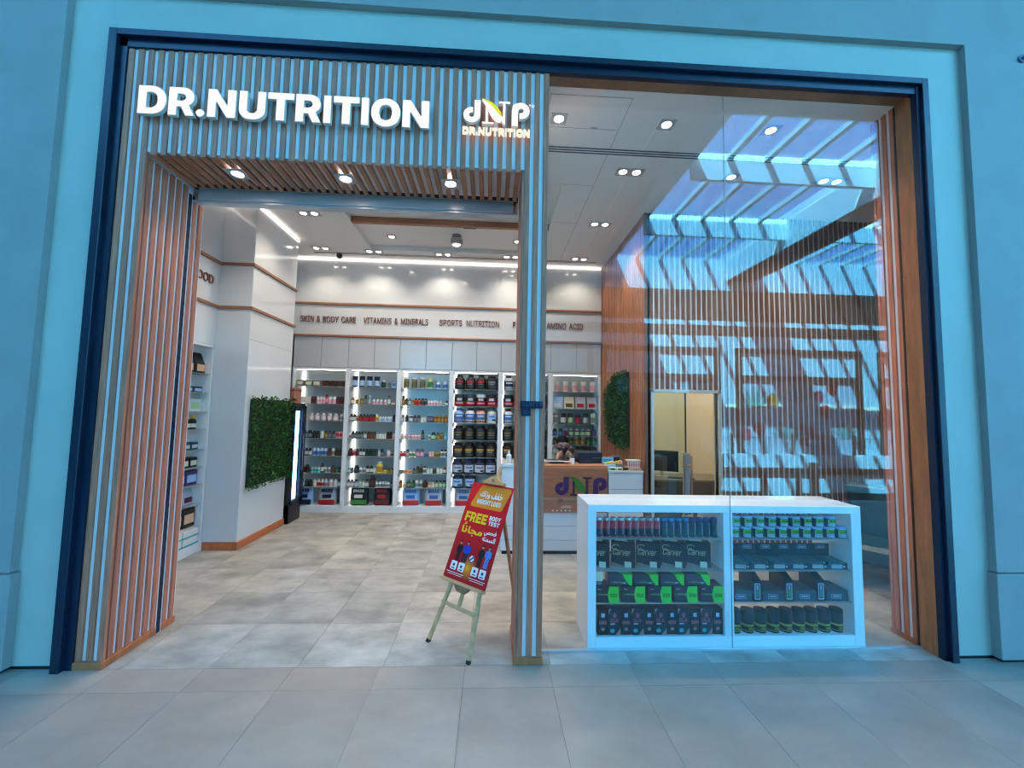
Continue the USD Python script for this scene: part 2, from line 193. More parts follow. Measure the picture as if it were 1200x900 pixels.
GL = {"G":{"D":[98,[[[6,0,6,100,49,100,55,99,62,98,68,96,74,92,79,89,86,82,91,73,94,62,95,55,95,45,93,34,89,23,85,17,80,12,74,7,68,4,59,1,49,0],[33,24,34,23,47,23,53,24,60,29,65,35,67,46,66,59,65,64,62,70,59,72,55,75,46,77,33,77]]]],"R":[92,[[[6,0,6,100,56,100,66,97,75,92,80,87,85,79,87,72,87,62,86,54,83,48,79,43,72,37,90,0,61,0,46,31,34,31,33,31,33,0],[33,53,34,53,48,53,52,54,56,56,59,60,60,63,59,69,57,73,54,75,48,77,34,77]]]],".":[37,[[[5,10,4,15,7,20,11,24,16,26,22,26,26,24,30,20,32,15,32,9,30,5,26,1,21,-1,15,-1,11,1,7,5]]]],"N":[102,[[[6,0,6,100,34,100,68,44,69,45,68,100,96,100,96,0,68,0,34,55,33,54,33,0]]]],"U":[97,[[[6,32,6,100,33,100,33,35,34,30,38,25,42,23,47,22,53,22,58,24,63,30,64,34,65,100,92,100,91,29,90,24,88,18,84,12,78,7,74,4,67,1,57,-1,40,-1,29,1,20,6,12,14,8,22]]]],"T":[90,[[[3,76,3,100,88,100,88,76,59,76,59,0,31,0,31,76]]]],"I":[60,[[[4,0,3,22,16,22,16,77,16,78,3,78,3,100,57,100,57,78,44,78,44,23,44,22,57,22,57,0]]]],"O":[103,[[[3,45,3,55,4,65,7,73,10,80,15,86,22,93,29,97,40,100,47,101,61,101,71,98,80,93,87,87,92,81,96,73,99,65,100,55,100,41,98,32,94,22,88,13,81,7,73,3,63,-1,56,-2,47,-2,40,-1,29,3,20,8,13,15,8,24,4,35],[31,46,32,41,34,34,37,28,40,26,44,24,49,22,56,23,61,25,66,28,68,31,69,35,71,43,71,57,69,65,68,69,63,73,56,77,49,77,41,75,37,71,33,64,31,57]]]],"F":[83,[[[6,0,6,100,81,100,81,76,34,76,33,76,34,59,78,59,78,36,34,36,33,0]]]],"E":[87,[[[6,0,6,100,83,100,83,76,34,76,33,76,34,61,79,61,79,39,34,38,33,24,34,24,83,24,83,0]]]],"W":[143,[[[27,0,0,100,31,100,43,38,43,38,58,100,85,100,98,39,99,38,100,39,112,100,142,100,116,0,85,0,72,55,71,56,70,55,57,0]]]],"G":[102,[[[3,45,3,55,4,65,7,73,10,80,14,86,21,92,26,95,34,99,44,101,56,101,65,100,73,97,82,92,88,87,93,80,96,72,97,65,69,65,67,71,63,75,57,77,50,77,44,76,40,73,36,70,33,64,31,57,31,46,32,41,34,34,37,29,40,26,44,24,50,22,58,23,65,25,69,29,71,34,70,36,53,36,53,56,98,56,98,34,95,24,93,19,89,14,83,8,78,4,68,0,56,-2,44,-1,32,1,22,7,14,14,10,21,7,26,4,33]]]],"H":[100,[[[6,0,6,100,33,100,34,63,66,63,67,63,67,100,94,100,94,0,67,0,66,39,34,39,33,38,33,0]]]],"L":[79,[[[6,0,6,100,33,100,33,24,76,24,77,0]]]],"S":[94,[[[4,29,4,33,30,33,32,27,36,24,39,22,45,20,50,20,56,22,60,25,62,28,62,31,58,35,51,38,34,41,25,44,17,48,10,54,8,58,6,64,6,75,8,80,10,85,13,89,17,93,23,96,30,99,39,101,51,101,61,100,68,98,76,93,82,87,86,78,87,73,87,68,62,68,60,73,58,76,55,78,50,79,45,79,40,78,38,77,35,74,34,72,35,67,39,64,47,62,58,60,70,57,79,53,85,47,88,42,89,37,89,25,88,19,85,14,78,6,69,1,56,-1,42,-2,33,-1,27,1,16,7,10,12,6,20]]]],"B":[89,[[[6,0,6,100,54,100,64,98,69,97,75,93,79,89,82,83,84,78,84,70,81,64,78,59,73,56,68,53,68,52,73,51,79,47,82,44,85,39,87,31,87,26,86,19,82,12,78,8,74,5,69,3,60,0],[33,22,33,21,49,21,54,22,57,25,58,29,58,33,57,36,53,40,49,41,33,41],[33,61,33,60,48,60,52,62,55,65,56,68,56,71,55,75,52,77,48,79,33,79]]]],"Y":[100,[[[0,99,0,100,32,100,51,64,69,100,100,100,64,34,64,0,37,0,37,34]]]],"M":[127,[[[6,0,6,100,47,100,57,65,63,43,64,43,65,43,70,66,80,100,122,100,122,0,95,0,95,49,95,61,95,66,95,67,94,66,87,39,75,0,52,0,38,45,34,64,33,65,32,64,32,55,33,43,33,0]]]],"A":[105,[[[0,0,33,100,71,100,105,0,74,0,69,16,36,16,30,0],[42,39,43,38,62,39,53,72,52,72]]]],"C":[100,[[[3,45,3,55,4,65,7,73,10,80,15,86,22,93,30,97,37,100,47,101,56,101,63,100,73,97,81,92,86,88,92,81,96,71,98,64,97,62,70,62,67,70,63,74,56,77,49,77,45,76,40,74,36,70,34,66,32,59,31,54,32,41,33,35,36,30,39,27,43,24,49,22,54,22,59,23,63,26,66,29,68,33,70,37,98,37,97,33,94,23,91,17,87,12,77,4,70,1,65,0,56,-2,41,-1,32,2,22,7,15,13,8,23,5,32]]]],"K":[100,[[[6,0,6,100,33,100,33,59,34,59,66,100,98,100,64,57,100,0,68,0,45,38,33,23,33,0]]]],"V":[103,[[[33,0,0,100,31,100,52,29,52,28,53,29,73,100,103,100,71,0]]]],"P":[89,[[[6,0,6,100,56,100,67,97,75,92,79,89,82,84,85,78,87,72,87,59,85,51,81,45,77,40,74,37,67,34,62,32,52,30,33,30,33,0],[33,54,34,53,48,53,53,54,55,56,58,59,60,63,59,69,58,72,55,74,50,77,34,77]]]]},"A":{"khaffif":[[[5,26,4,34,5,39,8,49,10,56,28,51,25,38,26,32,28,27,31,25,36,22,44,20,57,18,78,19,94,21,95,21,92,25,89,33,89,41,90,48,95,55,100,61,107,65,115,67,123,67,131,64,136,61,142,54,144,49,146,42,145,32,144,28,140,22,140,21,142,21,160,20,168,21,168,22,164,30,163,36,163,42,165,50,169,56,176,62,182,65,189,67,197,67,205,64,210,61,214,57,217,53,220,45,220,37,218,29,214,21,214,21,236,20,254,22,270,27,284,34,284,35,283,36,276,38,263,41,246,41,238,40,235,61,244,63,258,63,267,62,278,58,293,51,302,47,312,47,314,28,314,27,305,25,280,11,271,7,260,3,247,0,235,-1,216,0,201,2,190,5,182,2,168,0,147,-1,131,1,116,5,105,2,94,0,68,-3,52,-3,41,-2,32,0,22,3,16,7,10,12,7,18],[183,36,186,30,189,27,191,26,195,29,197,32,199,36,199,39,196,45,194,47,190,47,188,46,185,43,183,39],[109,36,112,30,116,26,116,26,121,29,124,33,125,36,125,41,124,43,121,47,119,48,117,48,113,46,111,43,110,40]],[[242,84,242,88,244,93,247,96,251,97,255,97,259,95,262,92,264,88,264,84,262,80,258,76,255,75,251,75,247,77,243,81]],[[182,88,181,92,184,97,187,100,190,101,194,101,198,100,201,96,203,92,203,88,201,84,197,81,194,80,190,80,186,81,183,85]],[[107,88,107,92,109,97,112,100,116,101,120,101,124,100,127,96,129,92,129,88,127,84,123,81,120,80,116,80,112,81,108,85]]],"waznak":[[[246,-31,243,-12,244,-11,255,-10,266,-7,274,-3,278,1,277,2,273,1,266,1,261,2,255,5,249,10,246,17,246,25,248,36,253,45,256,48,261,53,266,56,270,57,280,57,284,55,289,53,295,47,299,40,302,32,304,23,304,14,302,5,300,-2,295,-10,287,-18,277,-25,263,-30,249,-32],[266,25,267,23,269,21,272,20,279,20,283,21,282,28,280,32,277,36,275,37,273,37,271,36,268,33,267,29]],[[183,-31,176,-13,177,-12,186,-9,194,-5,202,1,206,6,210,14,210,22,206,33,200,45,220,55,224,47,228,37,231,23,231,15,230,9,228,3,225,-4,220,-11,210,-20,198,-26,184,-32]],[[200,77,200,81,202,86,206,88,209,90,213,90,217,88,220,85,222,81,222,77,220,73,216,69,213,68,209,68,205,70,201,74]],[[5,26,4,33,5,39,10,56,28,51,25,38,26,32,28,28,29,26,32,24,37,21,46,19,52,19,76,18,89,20,96,23,100,29,102,38,99,102,120,102,123,36,125,26,128,23,132,21,141,20,147,21,151,25,153,29,152,37,149,51,146,62,161,67,166,68,167,67,171,50,174,35,174,27,173,20,170,14,167,9,163,6,157,2,150,0,141,-1,132,-1,124,1,120,3,114,10,109,6,102,2,88,-2,75,-3,52,-3,38,-1,30,0,22,3,13,9,8,14,6,21]],[[145,88,145,92,147,97,150,100,154,101,158,101,162,100,165,96,166,92,166,88,165,84,161,81,158,80,154,80,150,81,146,85]],[[52,30,49,45,60,49,63,51,62,53,57,59,55,63,55,68,57,74,60,77,64,80,70,83,75,85,81,72,74,68,71,65,72,62,76,57,79,51,80,46,78,42,75,38,69,35,63,33]]],"fahs":[[[4,0,3,8,5,17,8,28,10,34,11,34,30,28,25,14,25,7,26,2,28,-2,31,-5,37,-9,45,-11,56,-11,63,-9,67,-7,72,-3,75,2,77,8,77,14,76,21,69,44,91,49,97,28,100,24,106,22,117,36,131,49,139,55,147,59,159,63,169,63,175,62,182,59,189,53,193,46,195,38,195,29,193,21,199,20,217,21,235,23,251,29,257,32,260,34,260,35,253,38,239,41,222,41,214,40,211,61,215,62,225,63,234,63,243,62,254,58,276,48,280,47,288,47,290,27,285,26,281,25,280,24,285,22,295,20,323,20,330,21,336,22,338,23,340,26,341,27,340,27,333,26,326,26,319,28,315,30,311,33,309,35,307,40,307,51,309,62,315,71,320,76,326,79,333,81,339,81,345,79,350,77,355,72,359,66,362,59,364,51,364,45,364,32,361,21,358,15,354,11,349,7,339,2,330,1,308,-1,293,-1,285,0,279,2,273,5,268,10,264,16,254,10,244,6,232,2,217,0,198,-1,192,0,184,2,176,5,167,1,156,-1,144,-2,130,-2,114,0,104,2,98,4,97,-4,94,-10,90,-16,86,-20,78,-25,70,-29,60,-31,54,-32,44,-32,32,-30,24,-27,19,-25,15,-22,8,-14,5,-8],[327,50,329,47,333,45,340,45,343,46,343,51,341,57,338,61,336,62,333,61,329,59,328,55],[130,20,130,19,148,20,159,21,166,23,170,25,172,27,174,31,173,36,170,40,165,42,161,42,154,40,149,37,142,32]],[[325,102,324,106,327,111,330,113,333,115,337,115,341,113,344,110,346,106,346,102,344,98,340,94,337,93,333,93,329,95,325,99]]],"simna":[[[425,0,422,102,444,102,446,11,446,0]],[[4,33,4,39,6,48,11,56,16,61,28,68,43,73,43,84,64,84,67,31,69,25,71,22,76,21,88,21,92,22,95,25,98,33,101,49,121,46,119,34,119,29,121,25,123,23,127,21,132,20,138,20,141,21,146,25,157,45,166,54,169,56,177,59,186,60,194,58,200,53,205,45,211,33,216,26,220,22,225,20,234,21,238,24,242,33,245,48,265,45,265,43,263,32,263,28,264,24,267,21,272,20,277,20,281,21,285,25,287,28,289,36,291,49,311,46,309,31,309,26,310,24,312,22,316,21,326,21,329,22,331,24,333,29,333,45,332,57,352,59,355,36,356,30,359,26,361,23,365,21,369,20,379,21,382,22,384,24,385,27,385,43,382,102,404,102,407,34,406,19,403,11,399,6,393,2,386,0,377,-1,368,-1,360,1,352,5,348,9,345,13,342,8,336,2,331,0,325,-1,317,-1,309,1,303,5,299,9,296,5,292,2,289,1,283,0,271,-1,264,0,258,3,253,9,249,6,244,2,238,0,230,-1,221,-1,216,0,210,3,205,7,201,2,196,-1,191,-2,185,-2,179,-1,172,2,165,6,161,11,157,7,153,3,148,1,142,0,130,-1,121,1,113,5,108,10,103,5,97,1,85,-1,75,-1,66,1,60,3,55,6,49,12,40,11,31,11,26,11,19,13,12,18,8,22,6,26],[171,29,175,24,178,21,183,19,189,18,191,19,192,22,192,25,190,31,186,36,183,39,180,40,177,38,173,33],[25,37,27,34,31,32,41,31,45,32,45,52,41,52,37,50,31,48,27,42,25,39]],[[98,72,98,76,100,81,103,84,107,85,111,85,115,83,118,80,119,76,119,72,117,68,114,65,111,64,107,64,102,65,99,69]],[[44,106,44,110,46,114,49,117,52,118,56,118,59,116,62,113,64,110,64,105,62,102,59,100,56,98,51,99,48,100,46,103]],[[20,106,20,110,22,114,25,117,28,118,33,118,36,116,38,113,40,110,40,106,38,103,35,100,32,98,27,99,24,100,22,103]]],"majjanan":[[[102,19,99,102,120,102,123,33,125,26,126,24,129,21,134,20,144,20,156,21,166,23,181,28,193,34,191,36,184,38,171,41,154,41,147,40,144,58,143,61,144,61,157,63,172,62,185,58,209,47,212,47,220,47,222,27,216,26,213,25,212,24,219,21,227,20,234,20,237,21,240,23,244,29,254,46,258,51,262,55,269,59,274,60,280,60,287,58,291,56,298,50,302,44,305,37,306,30,306,21,304,15,301,10,297,5,291,1,284,0,278,0,267,2,262,4,254,8,249,3,241,0,226,-1,219,0,212,2,205,6,201,9,196,15,177,6,170,3,157,1,144,-1,130,-1,121,0,115,2,110,5,107,8,104,13],[265,25,266,24,273,21,281,21,285,23,286,25,286,28,284,33,281,37,278,38,275,38,271,36,267,30]],[[165,-24,165,-20,167,-16,170,-13,174,-12,178,-12,181,-13,184,-16,186,-20,186,-24,184,-29,182,-31,178,-33,174,-33,169,-31,167,-29]],[[11,21,8,102,30,102,33,33,34,26,35,24,38,21,43,20,54,21,59,22,61,25,62,29,62,37,59,51,55,62,76,68,79,57,82,46,84,35,84,27,82,20,80,14,77,10,73,6,67,2,59,0,51,-1,39,-1,30,0,24,2,20,5,16,8,13,13]],[[55,88,55,92,57,97,60,100,64,101,67,101,71,100,75,96,76,92,76,88,74,84,70,81,67,80,63,80,59,81,56,85]]]}}
def rings(P): return unary_union([Polygon(np.array(g[0]).reshape(-1, 2), [np.array(h).reshape(-1, 2) for h in g[1:]]).buffer(0) for g in P])
def heavy(ch):
    if ch == 'I': return sbox(7, 0, 32, 100), 39
    return rings(GL['G'][ch][1]), GL['G'][ch][0]
def word(s, cap, width=None, track=0., space=35):
    """heavy capitals as (character, outline) pairs, cap height 'cap', fitted to 'width'"""
    out, x = [], 0.
    for ch in s:
        if ch == ' ': x += space; continue
        g, adv = heavy(ch); out.append((ch, affinity.translate(g, x, 0))); x += adv+track
    x0 = min(g.bounds[0] for _, g in out); x1 = max(g.bounds[2] for _, g in out); k = cap/100; kx = k if width is None else width/(x1-x0)
    return [(c, affinity.scale(affinity.translate(g, -x0, 0), kx, k, origin=(0, 0))) for c, g in out]
def wordu(*a, **k): return unary_union([g for _, g in word(*a, **k)])
def arabic(k, x0, x1, y0, y1):
    g = rings(GL['A'][k]); b = g.bounds
    return affinity.translate(affinity.scale(affinity.translate(g, -b[0], -b[1]), (x1-x0)/(b[2]-b[0]), (y1-y0)/(b[3]-b[1]), origin=(0, 0)), x0, y0)
def text(s, cap, o, ex, ey, en, depth=.002, width=None, bold=False):
    m = meshkit.text_mesh(s, cap, depth, bold); b = m.bounds; m.apply_translation((-b[0][0], 0, 0))
    if width: m.apply_scale((width/(b[1][0]-b[0][0]), 1, 1))
    T = np.eye(4); T[:3, 0], T[:3, 1], T[:3, 2], T[:3, 3] = ex, ey, en, o
    m.apply_transform(T)
    return m
def fit_text(s, cap, width, bold=False):
    return None
ORD = 'first second third fourth fifth sixth seventh eighth ninth tenth eleventh twelfth thirteenth fourteenth fifteenth sixteenth seventeenth eighteenth nineteenth twentieth'.split()
# ================================================================= THE SETTING
# ---- shop floor: stone tiles, one mesh each
fl = thing('floor', 'grey stone-look tiled floor inside the shop', None, kind='structure')
part(fl, 'slab', bx(-4.3, 6.4, .004, 5.8, -.30, -.006), grout)
for j in range(10):
    for i in range(19):
        x0 = -4.929+.6*i; y0 = .604+.6*(j-1); a, b_ = max(x0+.0012, -4.3), min(x0+.5988, 6.3)
        if b_-a < .02: continue
        part(fl, 'tile', bx(a, b_, y0+.0012, y0+.5988, -.012, rng.uniform(-.0006, .0004)), tile_in)
# ---- concourse floor
fo = thing('concourse_floor', 'pale large-format tiled floor of the mall walkway outside the shop', None, kind='structure')
part(fo, 'slab', bx(-20, 32, -5.2, .003, -.55, -.006), grout)
for j, (ya, yb) in enumerate(((-.235, .0025), (-1.435, -.235), (-2.635, -1.435), (-3.835, -2.635), (-5.035, -3.835))):
    n = 0
    for i in range(23):
        x0 = -7.35+.6*i+.0
        if j < 2: part(fo, 'tile', bx(x0+.001, x0+.599, ya+.001, yb-.001, -.012, rng.uniform(-.0005, .0003)), tile_out)
    if j >= 2: part(fo, 'tile_row', bx(-7.35, 6.45, ya+.001, yb-.001, -.012, 0), tile_out)
part(fo, 'tile_field', [bx(-20, -7.352, -5.035, .0025, -.012, 0), bx(6.452, 32, -5.035, .0025, -.012, 0), bx(-20, 32, -5.2, -5.036, -.012, 0)], tile_out)

# ---- mall wall round the shopfront
wf = thing('wall_front', 'blue-grey painted mall wall around the shopfront', None, kind='structure')
part(wf, 'wall_panel', bx(-20, -3.25, -.047, .30, .668, 9.95), mallw)
part(wf, 'wall_panel', bx(3.90, 32, -.047, .30, .668, 9.95), mallw)
part(wf, 'wall_panel', bx(-3.25, 3.90, -.047, .30, 4.975, 9.95), mallw)
part(wf, 'plinth_panel', bx(-20, -3.232, -.06, .30, .03, .660, .004), mallw)
part(wf, 'plinth_panel', bx(3.882, 32, -.06, .30, .03, .660, .004), mallw)
part(wf, 'shadow_gap', [bx(-20, -3.27, -.03, .3, 0, .67), bx(3.92, 32, -.03, .3, 0, .67), bx(-3.3, -2.95, .02, .3, 0, .04), bx(3.57, 3.93, .02, .3, 0, .04)], dark)
t1 = thing('trim_1', 'pale smooth recessed border framing the shopfront', None, kind='structure')
part(t1, 'border_panel', bx(-3.30, -2.94, .005, .30, .03, 5.02), cyanw)
part(t1, 'border_panel', bx(3.56, 3.93, .005, .30, .03, 5.02), cyanw)
part(t1, 'border_panel', bx(-2.94, 3.56, .005, .30, 4.66, 5.02), cyanw)
t2 = thing('trim_2', 'dark navy metal frame around the shop opening', None, kind='structure')
part(t2, 'jamb', [bx(-2.946, -2.885, -.041, .10, 0, 4.666, .003), bx(-2.885, -2.834, -.004, .10, 0, 4.62)], navy)
part(t2, 'jamb', [bx(3.515, 3.569, -.041, .10, 0, 4.666, .003), bx(3.489, 3.515, -.012, .039, 0, 4.62)], navy)
part(t2, 'head', [bx(-2.885, 3.515, -.041, .10, 4.615, 4.666, .003), bx(-2.885, 3.515, -.004, .039, 4.552, 4.615)], navy)

# ---- slatted portal (left jamb, header, soffit, pillar)
pt = thing('trim_3', 'wooden slatted entrance portal with pale gaps, header and pillar', None, kind='structure')
part(pt, 'backing', [bx(-2.88, -2.664, .022, .66, .05, 4.56), bx(-2.664, .218, .022, .445, 3.738, 4.56), bx(.218, .384, .022, .45, .05, 4.56), bx(-2.664, .375, .452, .66, 3.80, 4.60)], slat_back)
P_ = .07264
for i in range(45):
    x = -2.833+P_*i
    full = i < 3 or i > 41
    part(pt, 'slat', bx(x, x+.041, .008, .032, .05 if full else 3.71, 4.549, .002), oak_v)
ys = [.046+.0727*k for k in range(6)]
for y in ys+[.516, .592]:
    part(pt, 'reveal_slat', bx(-2.668, -2.648, y, y+.041, .05, 3.71 if y < .48 else 3.62, .002), oak_v)
for y in ys[:-1]+[.405]:
    part(pt, 'reveal_slat', bx(.201, .22, y, y+.041, .05, 3.71, .002), oak_v)
part(pt, 'edge_slat', bx(.197, .2165, .002, .046, .05, 3.71, .002), oak_v)
for y in ys: part(pt, 'reveal_slat', bx(.38, .402, y-.012, y+.029, .05, 4.549, .002), oak_v)
for i in range(3, 42):
    x = -2.833+P_*i
    part(pt, 'soffit_slat', bx(x, x+.036, .034, .452, 3.712, 3.736, .002), oak_y)
part(pt, 'soffit_gap', bx(-2.643, .197, .452, .50, 3.735, 3.80), dark)
part(pt, 'base_strip', [bx(-2.838, -2.640, -.004, .034, 0, .05, .003), bx(-2.68, -2.640, .034, .447, 0, .05, .003), bx(-2.68, -2.640, .502, .644, 0, .05, .003)], oak_f)
part(pt, 'base_strip', [bx(.193, .409, -.004, .46, 0, .05, .003)], oak_f)
part(pt, 'guide_rail', [bx(-2.69, -2.648, .4535, .497, 0, 3.66)], navy, label='dark shutter guide channel between the slats')
part(pt, 'guide_edge', [bx(-2.69, -2.645, .4465, .4535, 0, 3.66), bx(-2.69, -2.645, .497, .504, 0, 3.66)], slat_back)
rs = thing('shutter_rail', 'brushed aluminium roller shutter rail across top of the entrance', 'shutter rail', (0, 0, 0))
part(rs, 'housing', bx(-2.643, .197, .50, .60, 3.628, 3.735, .006), alu)
part(rs, 'bottom_bar', bx(-2.643, .197, .505, .585, 3.606, 3.626, .004), alu)
part(rs, 'end_plate', [bx(-2.642, -2.60, .494, .50, 3.62, 3.73), bx(.155, .196, .494, .50, 3.62, 3.73)], chrome)

# ---- oak frame and glass of the window
t4 = thing('trim_4', 'plain oak frame lining the big shop window', None, kind='structure')
part(t4, 'jamb', bx(3.488, 3.514, .04, .172, 0, 4.61, .002), oak_f)
part(t4, 'head', bx(.407, 3.488, .04, .172, 4.579, 4.61, .002), oak_h)
t5 = thing('trim_5', 'slatted wooden return at right end of the shop window', None, kind='structure')
part(t5, 'backing', bx(3.499, 3.56, .172, .41, .04, 4.58), slat_back)
for a, b_ in ((.192, .228), (.258, .300), (.330, .372), (.376, .402)): part(t5, 'slat', bx(3.488, 3.502, a, b_, .04, 4.578, .002), oak_v)
part(t5, 'channel', bx(3.489, 3.515, .176, .190, .0, 4.578), black)
part(t5, 'base_strip', bx(3.482, 3.516, .19, .406, 0, .04, .002), oak_f)
w1 = thing('window_1', 'tall frameless two-pane shop window of clear reflecting glass', None, kind='structure')
part(w1, 'pane', bx(.408, 1.9275, .160, .171, .012, 4.578), shop_glass)
part(w1, 'pane', bx(1.9305, 3.4875, .160, .171, .012, 4.578), shop_glass)
part(w1, 'joint', bx(1.9275, 1.9305, .1615, .1695, .012, 4.578), grey)
part(w1, 'bottom_track', bx(.408, 3.487, .152, .178, 0, .013), alu)

# ---- ceiling with coffer
ce = thing('ceiling', 'flat pale grey shop ceiling with a shallow coffer', None, kind='structure')
part(ce, 'panel', [bx(-2.7, 3.6, .172, 1.6, 4.58, 4.72), bx(-4.3, -2.7, .3, 1.6, 4.58, 4.72), bx(3.6, 6.4, .3, 1.6, 4.58, 4.72), bx(-4.3, 6.4, 3.88, 5.8, 4.58, 4.72), bx(-4.3, -2.13, 1.6, 3.88, 4.58, 4.72), bx(.80, 6.4, 1.6, 3.88, 4.58, 4.72)], ceilw)
part(ce, 'coffer_top', bx(-2.13, .80, 1.6, 3.88, 4.66, 4.72), ceilw)
part(ce, 'coffer_beam', bx(-2.13, .80, 2.83, 2.90, 4.575, 4.66, .003), oak_h, label='thin wooden beam across the ceiling coffer')
part(ce, 'joint_line', [bx(1.168, 1.176, .66, 4.2, 4.5790, 4.58), bx(.80, 1.168, 1.62, 1.626, 4.5785, 4.58), bx(.8, 1.168, 2.6, 2.606, 4.5785, 4.58)], mat('joint_grey', (.36, .36, .36), .6))
part(ce, 'reveal_strip', bx(1.508, 1.524, .45, 4.1, 4.5775, 4.58), mat('strip_white', (.85, .83, .8), .3))
ap = [bx(.45, 1.176, .248, .254, 4.578, 4.58), bx(.45, 1.176, .650, .656, 4.578, 4.58), bx(1.170, 1.176, .254, .65, 4.578, 4.58), bx(.45, .456, .254, .65, 4.578, 4.58), bx(.90, .96, .630, .648, 4.576, 4.58)]
part(ce, 'access_panel', ap, mat('joint_grey', (.36, .36, .36), .6), label='square ceiling access hatch')
sd = thing('air_diffuser', 'long black triple-slot air diffuser across the window end of ceiling', 'air vent', (0, 0, 4.58))
part(sd, 'frame', bx(.43, 5.9, .915, 1.035, -.004, -.001), ceilw)
for k in range(3): part(sd, 'slot', bx(.43, 5.9, .928+.038*k, .946+.038*k, -.006, -.004), black)
sd = thing('air_diffuser', 'slim dark slot air diffuser running along back of the ceiling', 'air vent', (0, 0, 4.58))
part(sd, 'frame', bx(-3.2, 1.85, 4.05, 4.15, -.004, -.001), ceilw)
for k in range(2): part(sd, 'slot', bx(-3.2, 1.85, 4.066+.04*k, 4.082+.04*k, -.006, -.004), black)

# ---- walls of the shop
wb = thing('wall_back', 'glossy white back wall above the shelving', None, kind='structure')
part(wb, 'upper_panel', bx(-3.66, 2.02, 4.35, 4.80, 3.125, 4.58), lacq)
part(wb, 'rear_skin', bx(-4.3, 2.1, 4.80, 4.95, -.1, 4.7), white)
wl = thing('wall_left', 'white lacquered left wall with a projecting column', None, kind='structure')
part(wl, 'upper_panel', bx(-4.05, -3.65, .5, 2.42, 2.62, 4.58), lacq)
part(wl, 'pier', bx(-4.05, -3.65, .5, .86, 0, 2.62), lacq)
part(wl, 'column', bx(-4.05, -3.22, 2.42, 3.58, 0, 4.58, .004), lacq)
part(wl, 'niche_panel', bx(-4.05, -3.62, 3.58, 4.35, 0, 4.58), lacq2)
part(wl, 'outer_skin', [bx(-4.3, -4.05, .3, 4.95, -.1, 4.7), bx(-4.3, -2.68, .3, .655, 0, 4.66)], white)
part(wl, 'seam', bx(-3.2205, -3.2185, 2.43, 3.57, 2.72, 2.724), grey)
wr = thing('wall_right', 'wood-slatted partition with a doorway at right of the shop', None, kind='structure')
part(wr, 'backing', [bx(2.05, 2.105, 2.23, 4.80, 0, 4.58), bx(2.05, 2.135, 2.23, 2.33, 0, 4.58), bx(2.135, 3.02, 2.23, 2.33, 2.16, 4.58), bx(3.02, 6.4, 2.23, 2.33, 0, 4.58)], slat_back)
n = int((6.15-2.02)/.0733)
for i in range(n):
    x = 2.022+.0733*i; over = 2.10 < x < 3.02
    part(wr, 'slat', bx(x, x+.042, 2.212, 2.232, 2.165 if over else .02, 4.578, .002), oak_dk)
n = int((4.35-2.22)/.0727)
for i in range(n+1):
    y = 2.235+.0727*i
    part(wr, 'side_slat', bx(2.028, 2.052, y, y+.050, .02, 4.578, .002), oak_in)
part(wr, 'end_wall', [bx(6.2, 6.4, .3, 2.3, 0, 4.6), bx(3.56, 6.4, .30, .42, 0, 4.66)], white)
part(wr, 'office_wall', [bx(4.4, 4.5, 2.33, 5.8, 0, 4.6), bx(2.0, 4.5, 5.7, 5.8, 0, 4.6)], mat('office_paint', (.72, .66, .54), .6))
part(wr, 'office_panel', bx(2.105, 2.115, 2.33, 5.7, 0, 4.58), mat('office_green', (.56, .58, .46), .6))
part(wr, 'office_panel', bx(2.3, 3.55, 5.66, 5.70, 0, 4.58), mat('office_green', (.56, .58, .46), .6))
d1 = thing('door_1', 'glass office door in pale aluminium frame within slatted partition', None, kind='structure')
da = mat('pale_aluminium', (.60, .63, .62), .35, .4)
part(d1, 'frame', [bx(2.10, 2.135, 2.19, 2.30, 0, 2.16), bx(3.02, 3.055, 2.19, 2.30, 0, 2.16), bx(2.10, 3.055, 2.19, 2.30, 2.125, 2.165)], da)
part(d1, 'door_leaf', bx(2.137, 2.575, 2.232, 2.242, .01, 2.123), pane_mat('office_glass', (.86, .92, .86), .05))
part(d1, 'meeting_edge', bx(2.575, 2.587, 2.228, 2.246, .01, 2.123), black)
part(d1, 'door_leaf', bx(2.587, 3.018, 2.232, 2.242, .01, 2.123), pane_mat('office_glass2', (.97, .95, .9), .05))
hd = part(d1, 'door_handle', [cyl(.011, .45, 1.29, 10, 2.525, 2.190), cyl(.011, .45, 1.29, 10, 2.635, 2.190)], chrome)
part(hd, 'lock_case', [bx(2.538, 2.622, 2.196, 2.228, 1.18, 1.33, .006), bx(2.538, 2.622, 2.2, 2.226, .55, 1.14, .004)], grey)
part(hd, 'clamp', [bx(2.515, 2.645, 2.18, 2.23, 1.145, 1.175, .004), bx(2.515, 2.645, 2.18, 2.23, .50, .53, .004)], chrome)

# wooden bands, baseboards, cove strips
def band(name, z0, z1, label):
    t = thing(name, label, None, kind='structure')
    part(t, 'band', bx(-3.655, -3.625, .66, 2.40, z0, z1, .003), oak_h); part(t, 'band', bx(-3.655, -3.198, 2.398, 2.425, z0, z1, .003), oak_h)
    part(t, 'band', bx(-3.225, -3.198, 2.425, 3.60, z0, z1, .003), oak_h); part(t, 'band', bx(-3.62, 2.018, 4.325, 4.355, z0, z1, .003), oak_h)
band('trim_6', 3.707, 3.745, 'upper thin wooden band around the white walls')
band('trim_7', 3.120, 3.158, 'lower thin wooden band around the white walls beneath the lettering')
bb = thing('baseboard_left', 'wooden skirting at foot of the white column', None, kind='structure')
part(bb, 'board', bx(-3.655, -3.206, 2.405, 2.425, 0, .10, .003), oak_f); part(bb, 'board', bx(-3.225, -3.206, 2.425, 3.585, 0, .10, .003), oak_f)
def strip(label, m): solo('cove_light', m, cove, label, 'light strip', 'cove light strips at top of the walls')
